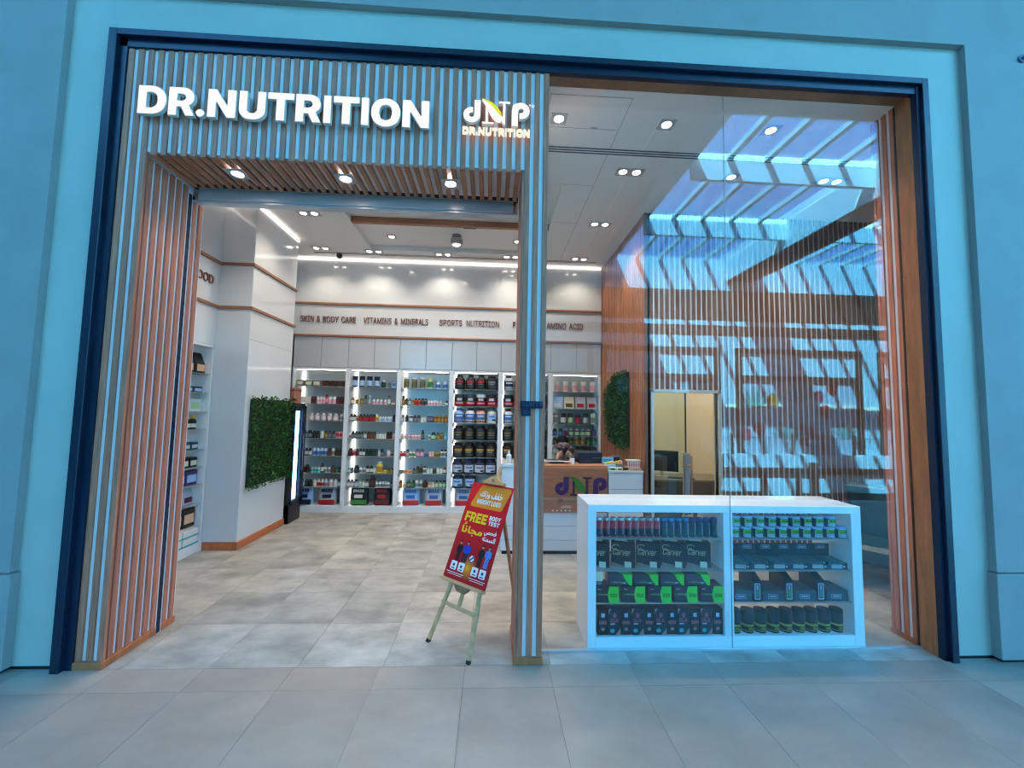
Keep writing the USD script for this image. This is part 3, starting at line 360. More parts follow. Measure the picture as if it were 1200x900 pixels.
strip('glowing strip of light along top of back wall', bx(-3.6, 2.0, 4.325, 4.347, 4.535, 4.560))
strip('glowing light strip along top of column side above the green wall', bx(-3.219, -3.200, 2.42, 3.58, 4.535, 4.560))
strip('short glowing strip across top of column front', bx(-3.64, -3.22, 2.398, 2.418, 4.535, 4.560))
strip('glowing strip along top of left wall over FOOD lettering', bx(-3.648, -3.630, .70, 2.39, 4.535, 4.560))

# ================================================================= THE MALL ACROSS THE WALKWAY (seen mirrored in the window)
mall_white = mat('mall_white', (.80, .80, .78), .6); mall_brown = mat('mall_brown', (.085, .04, .026), .6); film = mat('window_film', (.60, .58, .60), .5)
YF = -16.5
wo = thing('wall_opposite', 'white sunlit gallery front across the mall atrium', None, kind='structure')
part(wo, 'wall_panel', [bx(-20, 32, YF-.6, YF, 8.25, 9.95), bx(-20, 32, YF-.6, YF, -5.6, 6.0), bx(-20, 32, YF-.6, YF-.1, 5.9, 8.3)], mall_white)
part(wo, 'sign_band', bx(-20, 32, YF-.1, YF+.02, 5.92, 8.25), mall_brown)
part(wo, 'band_line', bx(-20, 32, YF+.02, YF+.05, 6.42, 6.66), mall_white)
part(wo, 'gallery_slab', bx(11.2, 32, YF, YF+.75, -.62, 0), mall_white); part(wo, 'gallery_slab', bx(-20, 11.2, YF, YF+.75, -.62, 0), mall_brown)
part(wo, 'lower_front', bx(11.2, 32, YF, YF+.74, -5.6, -.63), mall_white); part(wo, 'lower_beam', bx(-20, 32, YF+.1, YF+.86, -.90, -.63), mall_brown)
part(wo, 'lower_frame', [bx(13.0, 13.25, YF, YF+.84, -5.5, -.9), bx(14.75, 15.0, YF, YF+.84, -5.5, -.9), bx(15.45, 15.8, YF, YF+.92, -5.5, -.35), bx(11.2, 13.25, YF, YF+.82, -2.3, -1.75), bx(14.75, 32, YF, YF+.82, -2.3, -1.80), bx(-20, 11.0, YF, YF+.08, -5.6, -.6)], mall_brown)
wz = thing('wall_end', 'far end walls and lower floor of the mall', None, kind='structure')
part(wz, 'end_panel', [bx(-20.4, -20, -17.1, .3, -5.6, 10.2), bx(32, 32.4, -17.1, .3, -5.6, 10.2)], mall_white)
part(wz, 'lower_floor', bx(-20, 32, -17.1, -4.9, -5.9, -5.6), tile_out)
part(wz, 'slab_edge', bx(-20, 32, -5.5, -5.2, -5.6, -.01), mall_white)
def shopwin(label, x0, x1, glazing=None):
    s = thing('gallery_window', label, 'shop window', (0, 0, 0))
    f = [bx(x0, x1, YF, YF+.14, 5.02, 5.27), bx(x0, x1, YF, YF+.14, 3.66, 3.90), bx(x0, x0+.26, YF, YF+.14, 0, 5.27), bx(x1-.28, x1, YF, YF+.14, 0, 5.27)]
    part(s, 'frame', f, mall_brown); part(s, 'transom_panel', bx(x0+.26, x1-.28, YF, YF+.05, 3.90, 5.02), mall_white)
    part(s, 'window_film', bx(x0+.26, x1-.28, YF, YF+.04, .02, 3.66), glazing or film)
    return s
sw = shopwin('brown-framed gallery window with fruit and palm-leaf stickers', 12.33, 18.94)
shopwin('brown-framed gallery shopfront under the colourful sign', 5.4, 11.45, mat('window_unlit', (.05, .05, .06), .4))
shopwin('brown-framed gallery window furthest along the opposite wall', 19.9, 27.0)
shopwin('unlit brown-framed gallery shopfront opposite the shop entrance', -3.0, 5.0, mat('window_unlit', (.05, .05, .06), .4))
def leafspray(cx, cz, s, a):
    g = [affinity.rotate(ellipse(.5*s, .07*s, .5*s), t, origin=(0, 0)) for t in (20, 45, 70, 90, 110, 135, 160)]
    return affinity.translate(affinity.rotate(unary_union(g), a, origin=(0, 0)), cx, cz)
MIR = dict(ex=(-1, 0, 0), ey=(0, 0, 1), en=(0, 1, 0))
def sticker(poly, m): part(sw, 'sticker', ext(poly, .012, (0, YF+.042, 0), **MIR), m)
RED, PINK, ORG, TEAL = col('sticker_red', 190, 30, 25), col('sticker_pink', 215, 70, 90), col('sticker_orange', 215, 120, 30), col('sticker_teal', 30, 150, 140)
for x, z, rr, m in ((17.4, 3.3, .30, RED), (16.65, 2.9, .27, PINK), (14.25, 2.7, .30, ORG), (13.5, 1.2, .30, RED), (15.75, 1.35, .18, RED), (16.2, 1.05, .28, RED), (12.8, .95, .28, PINK), (15.8, .6, .22, RED), (17.0, 2.15, .30, RED)):
    sticker(affinity.translate(Polygon([(rr*(1+.12*math.cos(3*t))*math.cos(t), rr*1.1*(1+.1*math.sin(2*t))*math.sin(t)) for t in np.linspace(0, 2*PI, 20)[:-1]]), -x, z), m)
for x, z, s, a in ((13.2, 2.3, 1.1, 20), (15.75, 2.6, 1.2, -10), (14.9, .75, .9, 0), (18.0, .8, .8, 10)): sticker(leafspray(-x, z, s, a), TEAL)
gs = thing('gallery_sign', 'colourful letter sign on gallery shopfront, seen mirrored in the window', 'shop sign', (0, 0, 0))
for s, x, w, m in (('To', 9.55, .92, col('sign_red', 215, 40, 60)), ('TTin', 8.5, .98, col('sign_yellow', 240, 205, 30)), ('Land', 7.45, .82, col('sign_cream', 240, 215, 190))):
    part(gs, 'letters', text(s, .52, (x, YF+.06, 3.12), (-1, 0, 0), (0, 0, 1), (0, 1, 0), .06, w, True), m)
part(gs, 'mounting_board', bx(6.2, 9.9, YF+.045, YF+.055, 2.95, 3.6), mat('sign_teal', (.20, .42, .40), .6))
for k in range(12):
    s = thing('balustrade_panel', '%s glass balustrade bay with brown post, from left along the opposite gallery' % ORD[k], 'balustrade', (10.14+1.55*k, YF+.62, 0), group=None)
    part(s, 'post', bx(-.07, .07, -.03, .05, -.05, 1.0, .01), mall_brown); part(s, 'rail', bx(.07, 1.48, -.02, .02, .80, .835), mall_brown)
    part(s, 'pane', bx(.07, 1.48, -.006, .006, .03, .80), pane_mat('rail_glass', (.9, .93, .94), .04))
# ---- skylight roof
rf = thing('ceiling_mall', 'white mall roof with long skylights between ribs', None, kind='structure')
ZR = 9.95
bays = [(-10.4, -4.4), (6.0, 12.0), (13.35, 21.75), (23.1, 29.1)]
sol = [bx(-20.4, 32.4, -4.3, 6, ZR, ZR+.3)]
xs = [-20.4]+[v for b_ in bays for v in b_]+[32.4]
for k in range(0, len(xs), 2): sol.append(bx(xs[k], xs[k+1], -17.1, -4.3, ZR, ZR+.3))
part(rf, 'solid_roof', sol, white)
part(rf, 'shade_beam', [bx(12.0, 13.35, -16.5, -4.3, 8.75, 9.95), bx(21.75, 23.1, -16.5, -4.3, 8.75, 9.95)], mat('beam_brown', (.06, .035, .026), .7))
part(rf, 'beam_side', [bx(11.94, 12.0, -16.5, -4.3, 8.78, 9.95), bx(13.35, 13.41, -16.5, -4.3, 8.78, 9.95)], mall_white)
for a, b_ in bays:
    part(rf, 'rim_beam', [bx(a-.62, a, -16.5, -4.3, 9.55, 9.95)] if 3 < a < 8 else [bx(a-.1, a, -16.5, -4.3, 9.6, 9.95)], mall_white)
    for y in (-4.3, -8.4, -12.3): part(rf, 'cross_beam', bx(a, b_, y-.06, y+.06, 9.10, 9.95), mall_white)
    n = int(round((b_-a)/1.2))
    for i in range(1, n): part(rf, 'rib', bx(a+1.2*i-.08, a+1.2*i+.08, -16.5, -4.3, 9.76, 9.94), mall_white)
    for i in range(n):
        for y0, y1 in ((-16.5, -12.45), (-12.15, -8.55), (-8.25, -4.45)):
            part(rf, 'pane', bx(a+1.2*i+.08, a+1.2*i+1.12, y0, y1, 9.90, 9.92), sky_glass)
# ================================================================= SIGNS
sg = thing('shop_sign', 'big glowing white block-letter shop name on the slatted header', 'shop sign', (-2.685, 0, 3.99))
side = mat('sign_side', (.75, .70, .62), .5)
LET = word('DR.NUTRITION', .222, 2.155, track=-3)
for ch, g in LET:
    nm = 'full_stop' if ch == '.' else 'letter'
    l = part(sg, nm, ext(g, .028, (0, -.020, 0), **FACE), side)
    part(l, 'lit_face', ext(g.buffer(-.004), .004, (0, -.048, 0), **FACE), signw)
def ring(cx, cz, ro, ri, n=28): return Point(cx, cz).buffer(ro, n//4).difference(Point(cx, cz).buffer(ri, n//4))
def logo_shapes(s):
    """the round d, serifed N with a leaf for its diagonal, and the round p, about s tall, left edge at 0"""
    d = unary_union([ring(.36, .34, .34, .095), sbox(.46, .30, .72, 1.0), sbox(.46, .20, .70, .34)])
    d = d.difference(sbox(.415, .36, .458, .80))
    nl = unary_union([sbox(.92, .03, 1.03, .78), sbox(.78, -.03, 1.26, .06)])
    nr = unary_union([sbox(1.62, -.02, 1.73, .92), sbox(1.45, .90, 1.92, .99), Polygon([(1.40, .30), (1.64, .02), (1.72, -.02), (1.72, .30), (1.62, .34)])])
    leaf = Polygon([(.78, 1.06), (.95, 1.0), (1.18, .90), (1.40, .70), (1.54, .48), (1.62, .24), (1.55, .14), (1.40, .16), (1.22, .30), (1.08, .52), (.98, .78)])
    half = Polygon([(.78, 1.06), (.95, 1.0), (1.18, .90), (1.40, .70), (1.54, .48), (1.60, .28), (1.38, .52), (1.12, .82)])
    p = unary_union([ring(2.36, .62, .36, .10), sbox(1.98, -.06, 2.25, .66), Polygon([(1.98, .6), (2.02, .85), (2.2, .95), (2.25, .6)])])
    p = p.difference(sbox(2.25, .10, 2.293, .58))
    f = lambda g: affinity.scale(g, s, s, origin=(0, 0))
    return tuple(f(g) for g in (d, nl, nr, leaf, half, p))
lg = thing('logo_sign', 'glowing white letter logo with yellow leaf beside the pillar', 'shop sign', (-.275, 0, 4.058))
d_, nl, nr, leaf, half, p_ = logo_shapes(.186)
kx = affinity.scale
for nm, g in (('letter', d_), ('letter', unary_union([nl, nr])), ('letter', p_)):
    g = kx(g, 1.03, 1, origin=(0, 0)); l = part(lg, nm, ext(g, .028, (0, -.020, 0), **FACE), side); part(l, 'lit_face', ext(g.buffer(-.002), .004, (0, -.048, 0), **FACE), signw)
lf = part(lg, 'leaf', ext(kx(leaf, 1.03, 1, origin=(0, 0)), .03, (0, -.022, 0), **FACE), signw)
part(lf, 'leaf_blade', ext(kx(half, 1.03, 1, origin=(0, 0)), .005, (0, -.052, 0), **FACE), signy, label='yellow half of the leaf')
part(lg, 'small_lettering', ext(kx(wordu('DR.NUTRITION', .055, .525, track=-2), 1, 1, origin=(0, 0)), .024, (0, -.022, -.085), **FACE), emit('sign_small', (1., .93, .74), 1.0))
part(lg, 'trade_mark', text('TM', .022, (.515, -.024, .165), (1, 0, 0), (0, 0, 1), (0, -1, 0), .006), signw)
pp = thing('pillar_plate', 'small navy notice plate with a smaller plate below on slatted pillar', 'sign', (.219, 0, 1.80))
plate = mat('plate_navy', (.006, .006, .03), .4); faint = mat('plate_print', (.06, .06, .15), .5)
u1 = part(pp, 'plate', bx(0, .165, -.010, -.001, .058, .110, .002), plate)
part(u1, 'print', [bx(.012+.026*i, .012+.026*i+.008+.012*rng.random(), -.0115, -.0098, z, z+.010) for z in (.090, .072) for i in range(6)], faint)
u2 = part(pp, 'plate', bx(.006, .075, -.010, -.001, 0, .054, .002), plate)
part(u2, 'print', [bx(.015, .06, -.0115, -.0098, z, z+.006) for z in (.034, .018)], faint)
# lettering over the shelves: one thing per heading
copper = mat('copper_letter', (.20, .065, .045), .4, .2)
def heading(s, x, w, lab, o=None, ex=(1, 0, 0), en=(0, -1, 0)):
    t = thing('wall_lettering', lab, 'lettering', o or (x, 4.35, 3.385), group=None)
    ws = s.split(' '); full = meshkit.text_mesh(s, .1, .01); fw_ = full.bounds[1][0]-full.bounds[0][0]; k = w/fw_; pos = 0.
    for q in ws:
        m = text(q, .108, (0, 0, 0), ex, (0, 0, 1), en, .016); b = meshkit.text_mesh(q, .1, .01).bounds; L = (b[1][0]-b[0][0])*k
        ax = 0 if ex[0] else 1; tot = sum((lambda bb: bb[1][0]-bb[0][0])(meshkit.text_mesh(v, .1, .01).bounds) for v in ws)*k*.965; L *= .965; cur = m.bounds[1][ax]-m.bounds[0][ax]; sc = [1, 1, 1]; sc[ax] = L/cur; m.apply_scale(sc); mv = [0, 0, 0]; mv[ax] = pos-m.bounds[0][ax]; m.apply_translation(mv)
        part(t, 'word', m, copper); pos += L+(w-tot)/max(1, len(ws)-1)
heading('SKIN & BODY CARE', -3.485, .985, 'copper SKIN & BODY CARE lettering on the white back wall')
heading('VITAMINS & MINERALS', -2.360, 1.165, 'copper VITAMINS & MINERALS lettering on the white back wall')
heading('SPORTS NUTRITION', -.990, 1.095, 'copper SPORTS NUTRITION lettering on the white back wall')
heading('PROTEIN & AMINO ACID', .36, 1.31, 'copper AMINO ACID lettering on back wall, partly behind the pillar')
heading('HEALTHY FOOD', 0, 1.05, 'copper FOOD lettering on left wall, mostly hidden by slats', (-3.65, 1.235, 3.405), (0, 1, 0), (1, 0, 0))

# ================================================================= LAMPS
plate_m = mat('downlight_frame', (.46, .46, .46), .35, .3); well = mat('downlight_well', (.55, .54, .52), .3, .5)
def spot(path, loc, power, cone=62., col=(1., .89, .74)):
    s = UsdLux.SphereLight.Define(stage, path); s.CreateRadiusAttr(.03); s.CreateColorAttr(Gf.Vec3f(*col)); s.CreateIntensityAttr(power); s.AddTranslateOp().Set(Gf.Vec3d(*loc))
    a = UsdLux.ShapingAPI.Apply(s.GetPrim()); a.CreateShapingConeAngleAttr(cone); a.CreateShapingConeSoftnessAttr(.75)
def downlight(x, y, z, n, lab, sz=.085, m=lamp, r=.043, p=1.):
    t = thing('downlight', lab, 'ceiling light', (x, y, z))
    w = .075 if n == 1 else .155
    o = sbox(-w, -.07, w, .07)
    cs = [(0, 0)] if n == 1 else [(-.078, 0), (.078, 0)]
    hole = unary_union([Point(*c).buffer(.050, 6) for c in cs])
    part(t, 'frame', ext(o.difference(hole), .006, (0, 0, -.008), (1, 0, 0), (0, 1, 0), (0, 0, 1)), plate_m)
    for c in cs:
        part(t, 'reflector', lathe([(.050, -.004), (.050, .0), (.046, .001), (.046, -.004)], 16, c[0], c[1]), well)
        spot(numbered(t, 'light'), (c[0], c[1], -.045), SPOT*p)
        part(t, 'bulb', lathe([(0, -.0075), (r*.6, -.007), (r, -.004), (r, -.0015), (0, -.0015)], 16, c[0], c[1]), m)
for x, lab in ((-2.094, 'leftmost of three square lamps in the slatted entrance soffit'), (-1.237, 'middle square lamp in the slatted entrance soffit'), (-.381, 'rightmost square lamp in the slatted entrance soffit, nearest the pillar')):
    downlight(x, .207, 3.708, 1, lab, p=.28)
downlight(.569, .537, 4.578, 1, 'single square downlight behind the window, closest to the slatted pillar')
downlight(1.598, .537, 4.578, 1, 'single square downlight behind the window, left of the glass joint')
downlight(2.622, .537, 4.578, 1, 'single square downlight behind the window, right of the glass joint')
downlight(1.510, 1.31, 4.578, 2, 'twin downlight just behind the black slot diffuser')
downlight(2.70, 1.31, 4.578, 1, 'single downlight behind slot diffuser, amid the window reflections')
downlight(3.88, 1.30, 4.578, 2, 'twin downlight in far right corner of the window')
downlight(1.515, 2.602, 4.578, 2, 'twin downlight midway between slot diffuser and back wall')
downlight(1.508, 3.95, 4.578, 2, 'twin downlight near back wall right of the pillar', p=.38)
downlight(-2.645, 2.637, 4.578, 2, 'twin downlight left of the ceiling coffer beside the column', p=.6)
downlight(-3.0, 3.90, 4.578, 2, 'twin downlight in the back left ceiling corner', p=.38)
downlight(-1.716, 2.598, 4.658, 1, 'single downlight in front of coffer beam, left one')
downlight(-.652, 2.592, 4.658, 1, 'single downlight in front of coffer beam, right one')
downlight(-1.70, 3.50, 4.658, 1, 'single downlight behind the coffer beam on its left side')
downlight(.364, 3.50, 4.658, 1, 'single downlight behind the coffer beam beside the pillar')
downlight(-2.115, 3.96, 4.578, 2, 'twin downlight near back wall above the vitamins lettering', p=.38)
downlight(-.913, 3.98, 4.578, 2, 'twin downlight near back wall above the sports nutrition lettering', p=.38)
downlight(.285, 3.98, 4.578, 2, 'twin downlight near back wall just left of the pillar', p=.38)
downlight(3.2, 3.4, 4.578, 2, 'twin downlight inside the glazed office', p=2.2)
downlight(3.2, 4.9, 4.578, 2, 'twin downlight at back of the glazed office', p=2.2)
downlight(-2.5, 1.45, 4.578, 2, 'twin downlight behind the entrance header on the left', p=.9)
downlight(-1.0, 1.31, 4.578, 2, 'twin downlight behind the entrance header on the right', p=.28)
sp = thing('ceiling_spotlight', 'round grey ceiling spotlight hanging from the coffer', 'spotlight', (-.627, 3.36, 4.66))
part(sp, 'mount', cyl(.075, -.02, 0, 20), grey); part(sp, 'arm', cyl(.018, -.07, -.02, 10), chrome)
hdm = cyl(.10, -.16, -.07, 24); spot(sp+'/light', (0, 0, -.205), SPOT); part(sp, 'head', hdm, mat('spot_grey', (.42, .42, .42), .3, .4)); part(sp, 'lens', lathe([(0, -.166), (.055, -.164), (.06, -.158), (0, -.158)], 20), lamp)
cc = thing('security_camera', 'small black dome camera on the ceiling near back wall', 'camera', (-2.756, 4.10, 4.578))
part(cc, 'base', cyl(.05, -.02, 0, 18), grey); part(cc, 'dome', lathe([(.0, -.095), (.03, -.088), (.048, -.066), (.052, -.04), (.045, -.02), (0, -.02)], 18), black, True)
sm = thing('smoke_detector', 'small round white smoke detector on the coffer ceiling', 'smoke detector', (-.86, 3.02, 4.66))
part(sm, 'base', cyl(.05, -.012, 0, 20), white); part(sm, 'chamber', lathe([(0, -.04), (.02, -.038), (.035, -.028), (.038, -.012), (0, -.012)], 20), white)
vt = thing('vent_grille', 'small dark rectangular ceiling grille right of the round spotlight', 'vent', (-.40, 3.05, 4.66))
part(vt, 'frame', bx(-.10, .10, -.045, .045, -.006, 0, .002), grey)
for k in range(5): part(vt, 'louvre', bx(-.09, .09, -.036+.016*k, -.028+.016*k, -.010, -.006), black)
wd = thing('wall_sprinkler', 'small round blue-grey fitting high on right-hand mall wall', 'wall fitting', (4.40, -.047, 4.88))
part(wd, 'rosette', ext(Point(0, 0).buffer(.035, 6), .012, (0, 0, 0), **FACE), mat('fitting', (.10, .13, .22), .4)); part(wd, 'nozzle', ext(Point(0, 0).buffer(.014, 5), .04, (0, -.012, 0), **FACE), mat('fitting', (.10, .13, .22), .4))

# ================================================================= GREEN WALL PANELS
leafm = {}
for k, c in enumerate(((.018, .075, .014), (.03, .12, .022), (.010, .045, .012), (.05, .15, .03))):
    leafm[k] = usdkit.material(stage, '/World/Looks/leaf_%d' % k, {'p': ('principled_bsdf', dict(base_color=c, roughness=.4, specular_ior_level=.4)), 't': ('translucent_bsdf', dict(color=tuple(2*v for v in c))), 'm': ('mix_closure', dict(fac=.25))}, [('p.BSDF', 'm.closure1'), ('t.BSDF', 'm.closure2')], surface='m.closure')
def green_panel(outline, loc, ey_, en, label, n, seed):
    """outline in (along, z); ey_ = direction of 'along', en = outwards"""
    R = np.random.RandomState(seed); t = thing('green_wall_panel', label, 'artificial plants', loc)
    ex_ = np.array(ey_, float); nn = np.array(en, float); zz = np.array([0, 0, 1.])
    part(t, 'backing', ext(outline.buffer(-.03), .03, (0, 0, 0), tuple(ex_), (0, 0, 1), tuple(nn)), mat('hedge_back', (.012, .03, .012), .9))
    b = outline.bounds; acc = {k: [[], []] for k in range(4)}
    c = 0
    while c < n:
        a, z = R.uniform(b[0], b[2]), R.uniform(b[1], b[3])
        if not outline.contains(Point(a, z)): continue
        c += 1; dpt = .03+.07*R.rand()*(.4+.6*meshkit.noise(np.array([[a*9, z*9, seed]]))[0])
        P = ex_*a+zz*z+nn*dpt; L = R.uniform(.022, .045); W = L*.42
        d = R.normal(size=3); d = d+nn*.6; d /= np.linalg.norm(d); s = np.cross(d, R.normal(size=3)); s /= np.linalg.norm(s); q = np.cross(d, s)
        vs = [P, P+d*L*.45+s*W+q*.004, P+d*L, P+d*L*.45-s*W+q*.004, P+d*L*.5-q*.004]
        k = R.choice(4, p=(.42, .28, .2, .10)); o = len(acc[k][0]); acc[k][0] += vs; acc[k][1] += [(o, o+1, o+4), (o+1, o+2, o+4), (o+2, o+3, o+4), (o+3, o, o+4)]
    for k in range(4): part(t, 'foliage', trimesh.Trimesh(np.array(acc[k][0]), np.array(acc[k][1]), process=False), leafm[k], kind='stuff')
green_panel(sbox(0, 0, 1.06, 1.19).buffer(.02), (-3.22, 2.515, .755), (0, 1, 0), (1, 0, 0), 'rectangular green leafy panel on the white column', 2600, 3)
o = Polygon([(0, 0), (0, 1.17), (.55, 1.16), (.90, 1.07), (1.10, .90), (1.16, .6), (1.12, .28), (.95, .12), (.6, .02)])
green_panel(o, (2.02, 2.79, 1.31), (0, 1, 0), (-1, 0, 0), 'green leafy panel with rounded far edge on orange slats', 2600, 5)

# ================================================================= COOLER BESIDE THE COLUMN
fr = thing('drinks_cooler', 'black glass-door drinks cooler glowing blue behind the column', 'fridge', (-3.62, 3.60, 0))
part(fr, 'cabinet', [bx(0, .03, 0, .40, .0, 1.9), bx(0, .46, 0, .03, 0, 1.9, .004), bx(0, .46, .37, .40, 0, 1.9, .004), bx(0, .46, 0, .40, 1.78, 1.9, .004), bx(0, .46, 0, .40, 0, .30, .004)], black)
dr = part(fr, 'door_frame', [bx(.46, .49, 0, .02, .30, 1.86, .004), bx(.46, .49, .26, .40, .30, 1.86, .004), bx(.46, .49, 0, .40, 1.80, 1.86, .004), bx(.46, .49, 0, .40, .30, .36, .004)], mat('cooler_frame', (.015, .03, .07), .3, .3))
part(dr, 'pane', bx(.470, .478, .02, .26, .36, 1.80), fridge_glass)
part(fr, 'light_strip', [bx(.42, .45, .13, .24, .36, 1.78)], emit('cooler_led', (.35, .72, 1.), 5.))
for z in (.62, .9, 1.18, 1.46): part(fr, 'shelf', bx(.04, .40, .035, .365, z, z+.008), chrome)
part(fr, 'handle', bx(.49, .505, .30, .32, .8, 1.4, .004), chrome)
fb = thing('copper_box', 'small copper-coloured carton on top of the cooler', 'box', (-3.30, 3.80, 1.90))
part(fb, 'body', bx(-.10, .10, -.12, .12, 0, .26, .005), mat('copper_card', (.42, .17, .12), .4, .2)); part(fb, 'band', bx(-.102, .102, -.122, .122, .20, .225), mat('copper_dark', (.15, .05, .04), .5))
# ================================================================= SHELVING ALONG THE BACK WALL
SHZ = [2.225, 1.915, 1.61, 1.30, .99, .69, .44]            # glass shelves, top to bottom
SHZ6 = [2.22, 1.905, 1.625, 1.405, 1.245, 1.08, .75]
EDGE = [-3.57, -2.603, -1.686, -.742, .153, 1.075, 2.018]
BAYN = ['first', 'second', 'third', 'fourth', 'fifth', 'sixth']
BLAB = ['white lit shelving bay under SKIN & BODY CARE, next to the cooler', 'white lit shelving bay under VITAMINS & MINERALS lettering', 'white lit shelving bay of small bottles left of the black tubs',
        'white lit shelving bay full of big black and white tubs, behind the easel', 'white lit shelving bay mostly hidden behind the slatted pillar', 'white lit shelving bay right of the pillar, beside the orange slats']
bayback = mat('bay_back', (.50, .545, .545), .16); bayside = mat('bay_side', (.66, .66, .67), .3)
for b in range(6):
    x0, x1 = EDGE[b], EDGE[b+1]; zs = SHZ6 if b == 5 else SHZ
    t = thing('shelving_unit', BLAB[b], 'shelving unit', (x0, 4.35, 0), group='shelving bays along the back wall'); W = x1-x0
    part(t, 'side_panel', bx(0, .037, 0, .42, .11, 2.53, .002), bayside); part(t, 'side_panel', bx(W-.037, W, 0, .42, .11, 2.53, .002), bayside)
    part(t, 'back_panel', bx(.037, W-.037, .36, .375, .11, 2.53), bayback)
    part(t, 'plinth', bx(0, W, .004, .42, 0, .115, .002), bayside)
    part(t, 'top_panel', bx(0, W, 0, .42, 2.53, 2.562, .002), bayside)
    for k, (a, c) in enumerate(((0, W/2), (W/2, W))):
        d = part(t, 'cupboard_door', bx(a+.003, c-.003, -.004, .016, 2.566, 3.118, .003), lacq2)
    part(t, 'cupboard_body', bx(0, W, .017, .42, 2.562, 3.12), grey)
    for z in zs: part(t, 'glass_shelf', bx(.039, W-.039, .015, .355, z-.010, z, .001), shelf_glass)
    part(t, 'light_strip', bx(.050, .072, .338, .355, .13, 2.52), led); part(t, 'light_strip', bx(.06, W-.06, .05, .07, 2.515, 2.528), led)
    part(t, 'bracket', [bx(W-.060, W-.038, .10, .20, z-.07, z-.011, .006) for z in zs]+[bx(.038, .050, .10, .20, z-.07, z-.011, .004) for z in zs], white)

# ---------------------------------------------------------------- products
C = dict(white=(205, 203, 200), cream=(215, 205, 180), amber=(110, 60, 22), brown=(62, 38, 26), black=(20, 20, 22), navy=(22, 30, 60), blue=(60, 100, 165), lblue=(150, 180, 215), grey=(110, 112, 118),
         dgrey=(55, 56, 60), red=(170, 25, 28), dred=(92, 20, 28), maroon=(70, 28, 30), pink=(215, 150, 158), orange=(205, 90, 45), gold=(170, 125, 45), yellow=(220, 185, 50), olive=(95, 85, 40), green=(50, 120, 50),
         dgreen=(25, 52, 38), lgreen=(165, 200, 150), teal=(30, 165, 170), purple=(75, 45, 95), peach=(225, 170, 130), speck=(120, 112, 108), dbrown=(42, 26, 20), silver=(170, 175, 185))
CN = dict(lblue='pale blue', dgrey='dark grey', dred='dark red', lgreen='pale green', dgreen='dark green', dbrown='dark brown', speck='speckled grey')
def arc(r, a0, a1, z0, z1, n=8):
    a = np.radians(np.linspace(a0-90, a1-90, n+1)); v = np.array([(rr*math.cos(q), rr*math.sin(q), z) for rr in (r, r*.97) for q in a for z in (z0, z1)]); m = 2*(n+1)
    f = [x for i in range(n) for x in ((2*i, 2*i+2, 2*i+1), (2*i+1, 2*i+2, 2*i+3), (m+2*i, m+2*i+1, m+2*i+2), (m+2*i+1, m+2*i+3, m+2*i+2))]
    return trimesh.Trimesh(v, f, process=False)
SMALL = ('black', 'navy', 'dred')
def cm(n): return col(n, *C[n])
PROTO = {}
def big_label(path, r, h, body, lab, L):
    if lab in ('silver', 'lblue'): part(path, 'label', arc(r*1.012, -62, 62, h*.14, h*.64), L); part(path, 'lettering', arc(r*1.02, -34, 34, h*.40, h*.50), cm('blue')); part(path, 'badge', arc(r*1.02, 5, 50, h*.18, h*.28), cm('black')); return
    if body in SMALL:
        part(path, 'label', arc(r*1.012, -42, 42, h*.44, h*.60), L); part(path, 'lettering', arc(r*1.012, -36, 30, h*.32, h*.39), cm('grey')); part(path, 'small_print', arc(r*1.012, -48, 48, h*.14, h*.24), cm('dgrey'))
    else:
        part(path, 'label', arc(r*1.012, -70, 70, h*.22, h*.62), L); part(path, 'lettering', arc(r*1.02, -40, 40, h*.44, h*.52), cm('white')); part(path, 'base_band', arc(r*1.012, -88, 88, h*.07, h*.17), cm('dred' if lab == 'blue' else 'grey'))
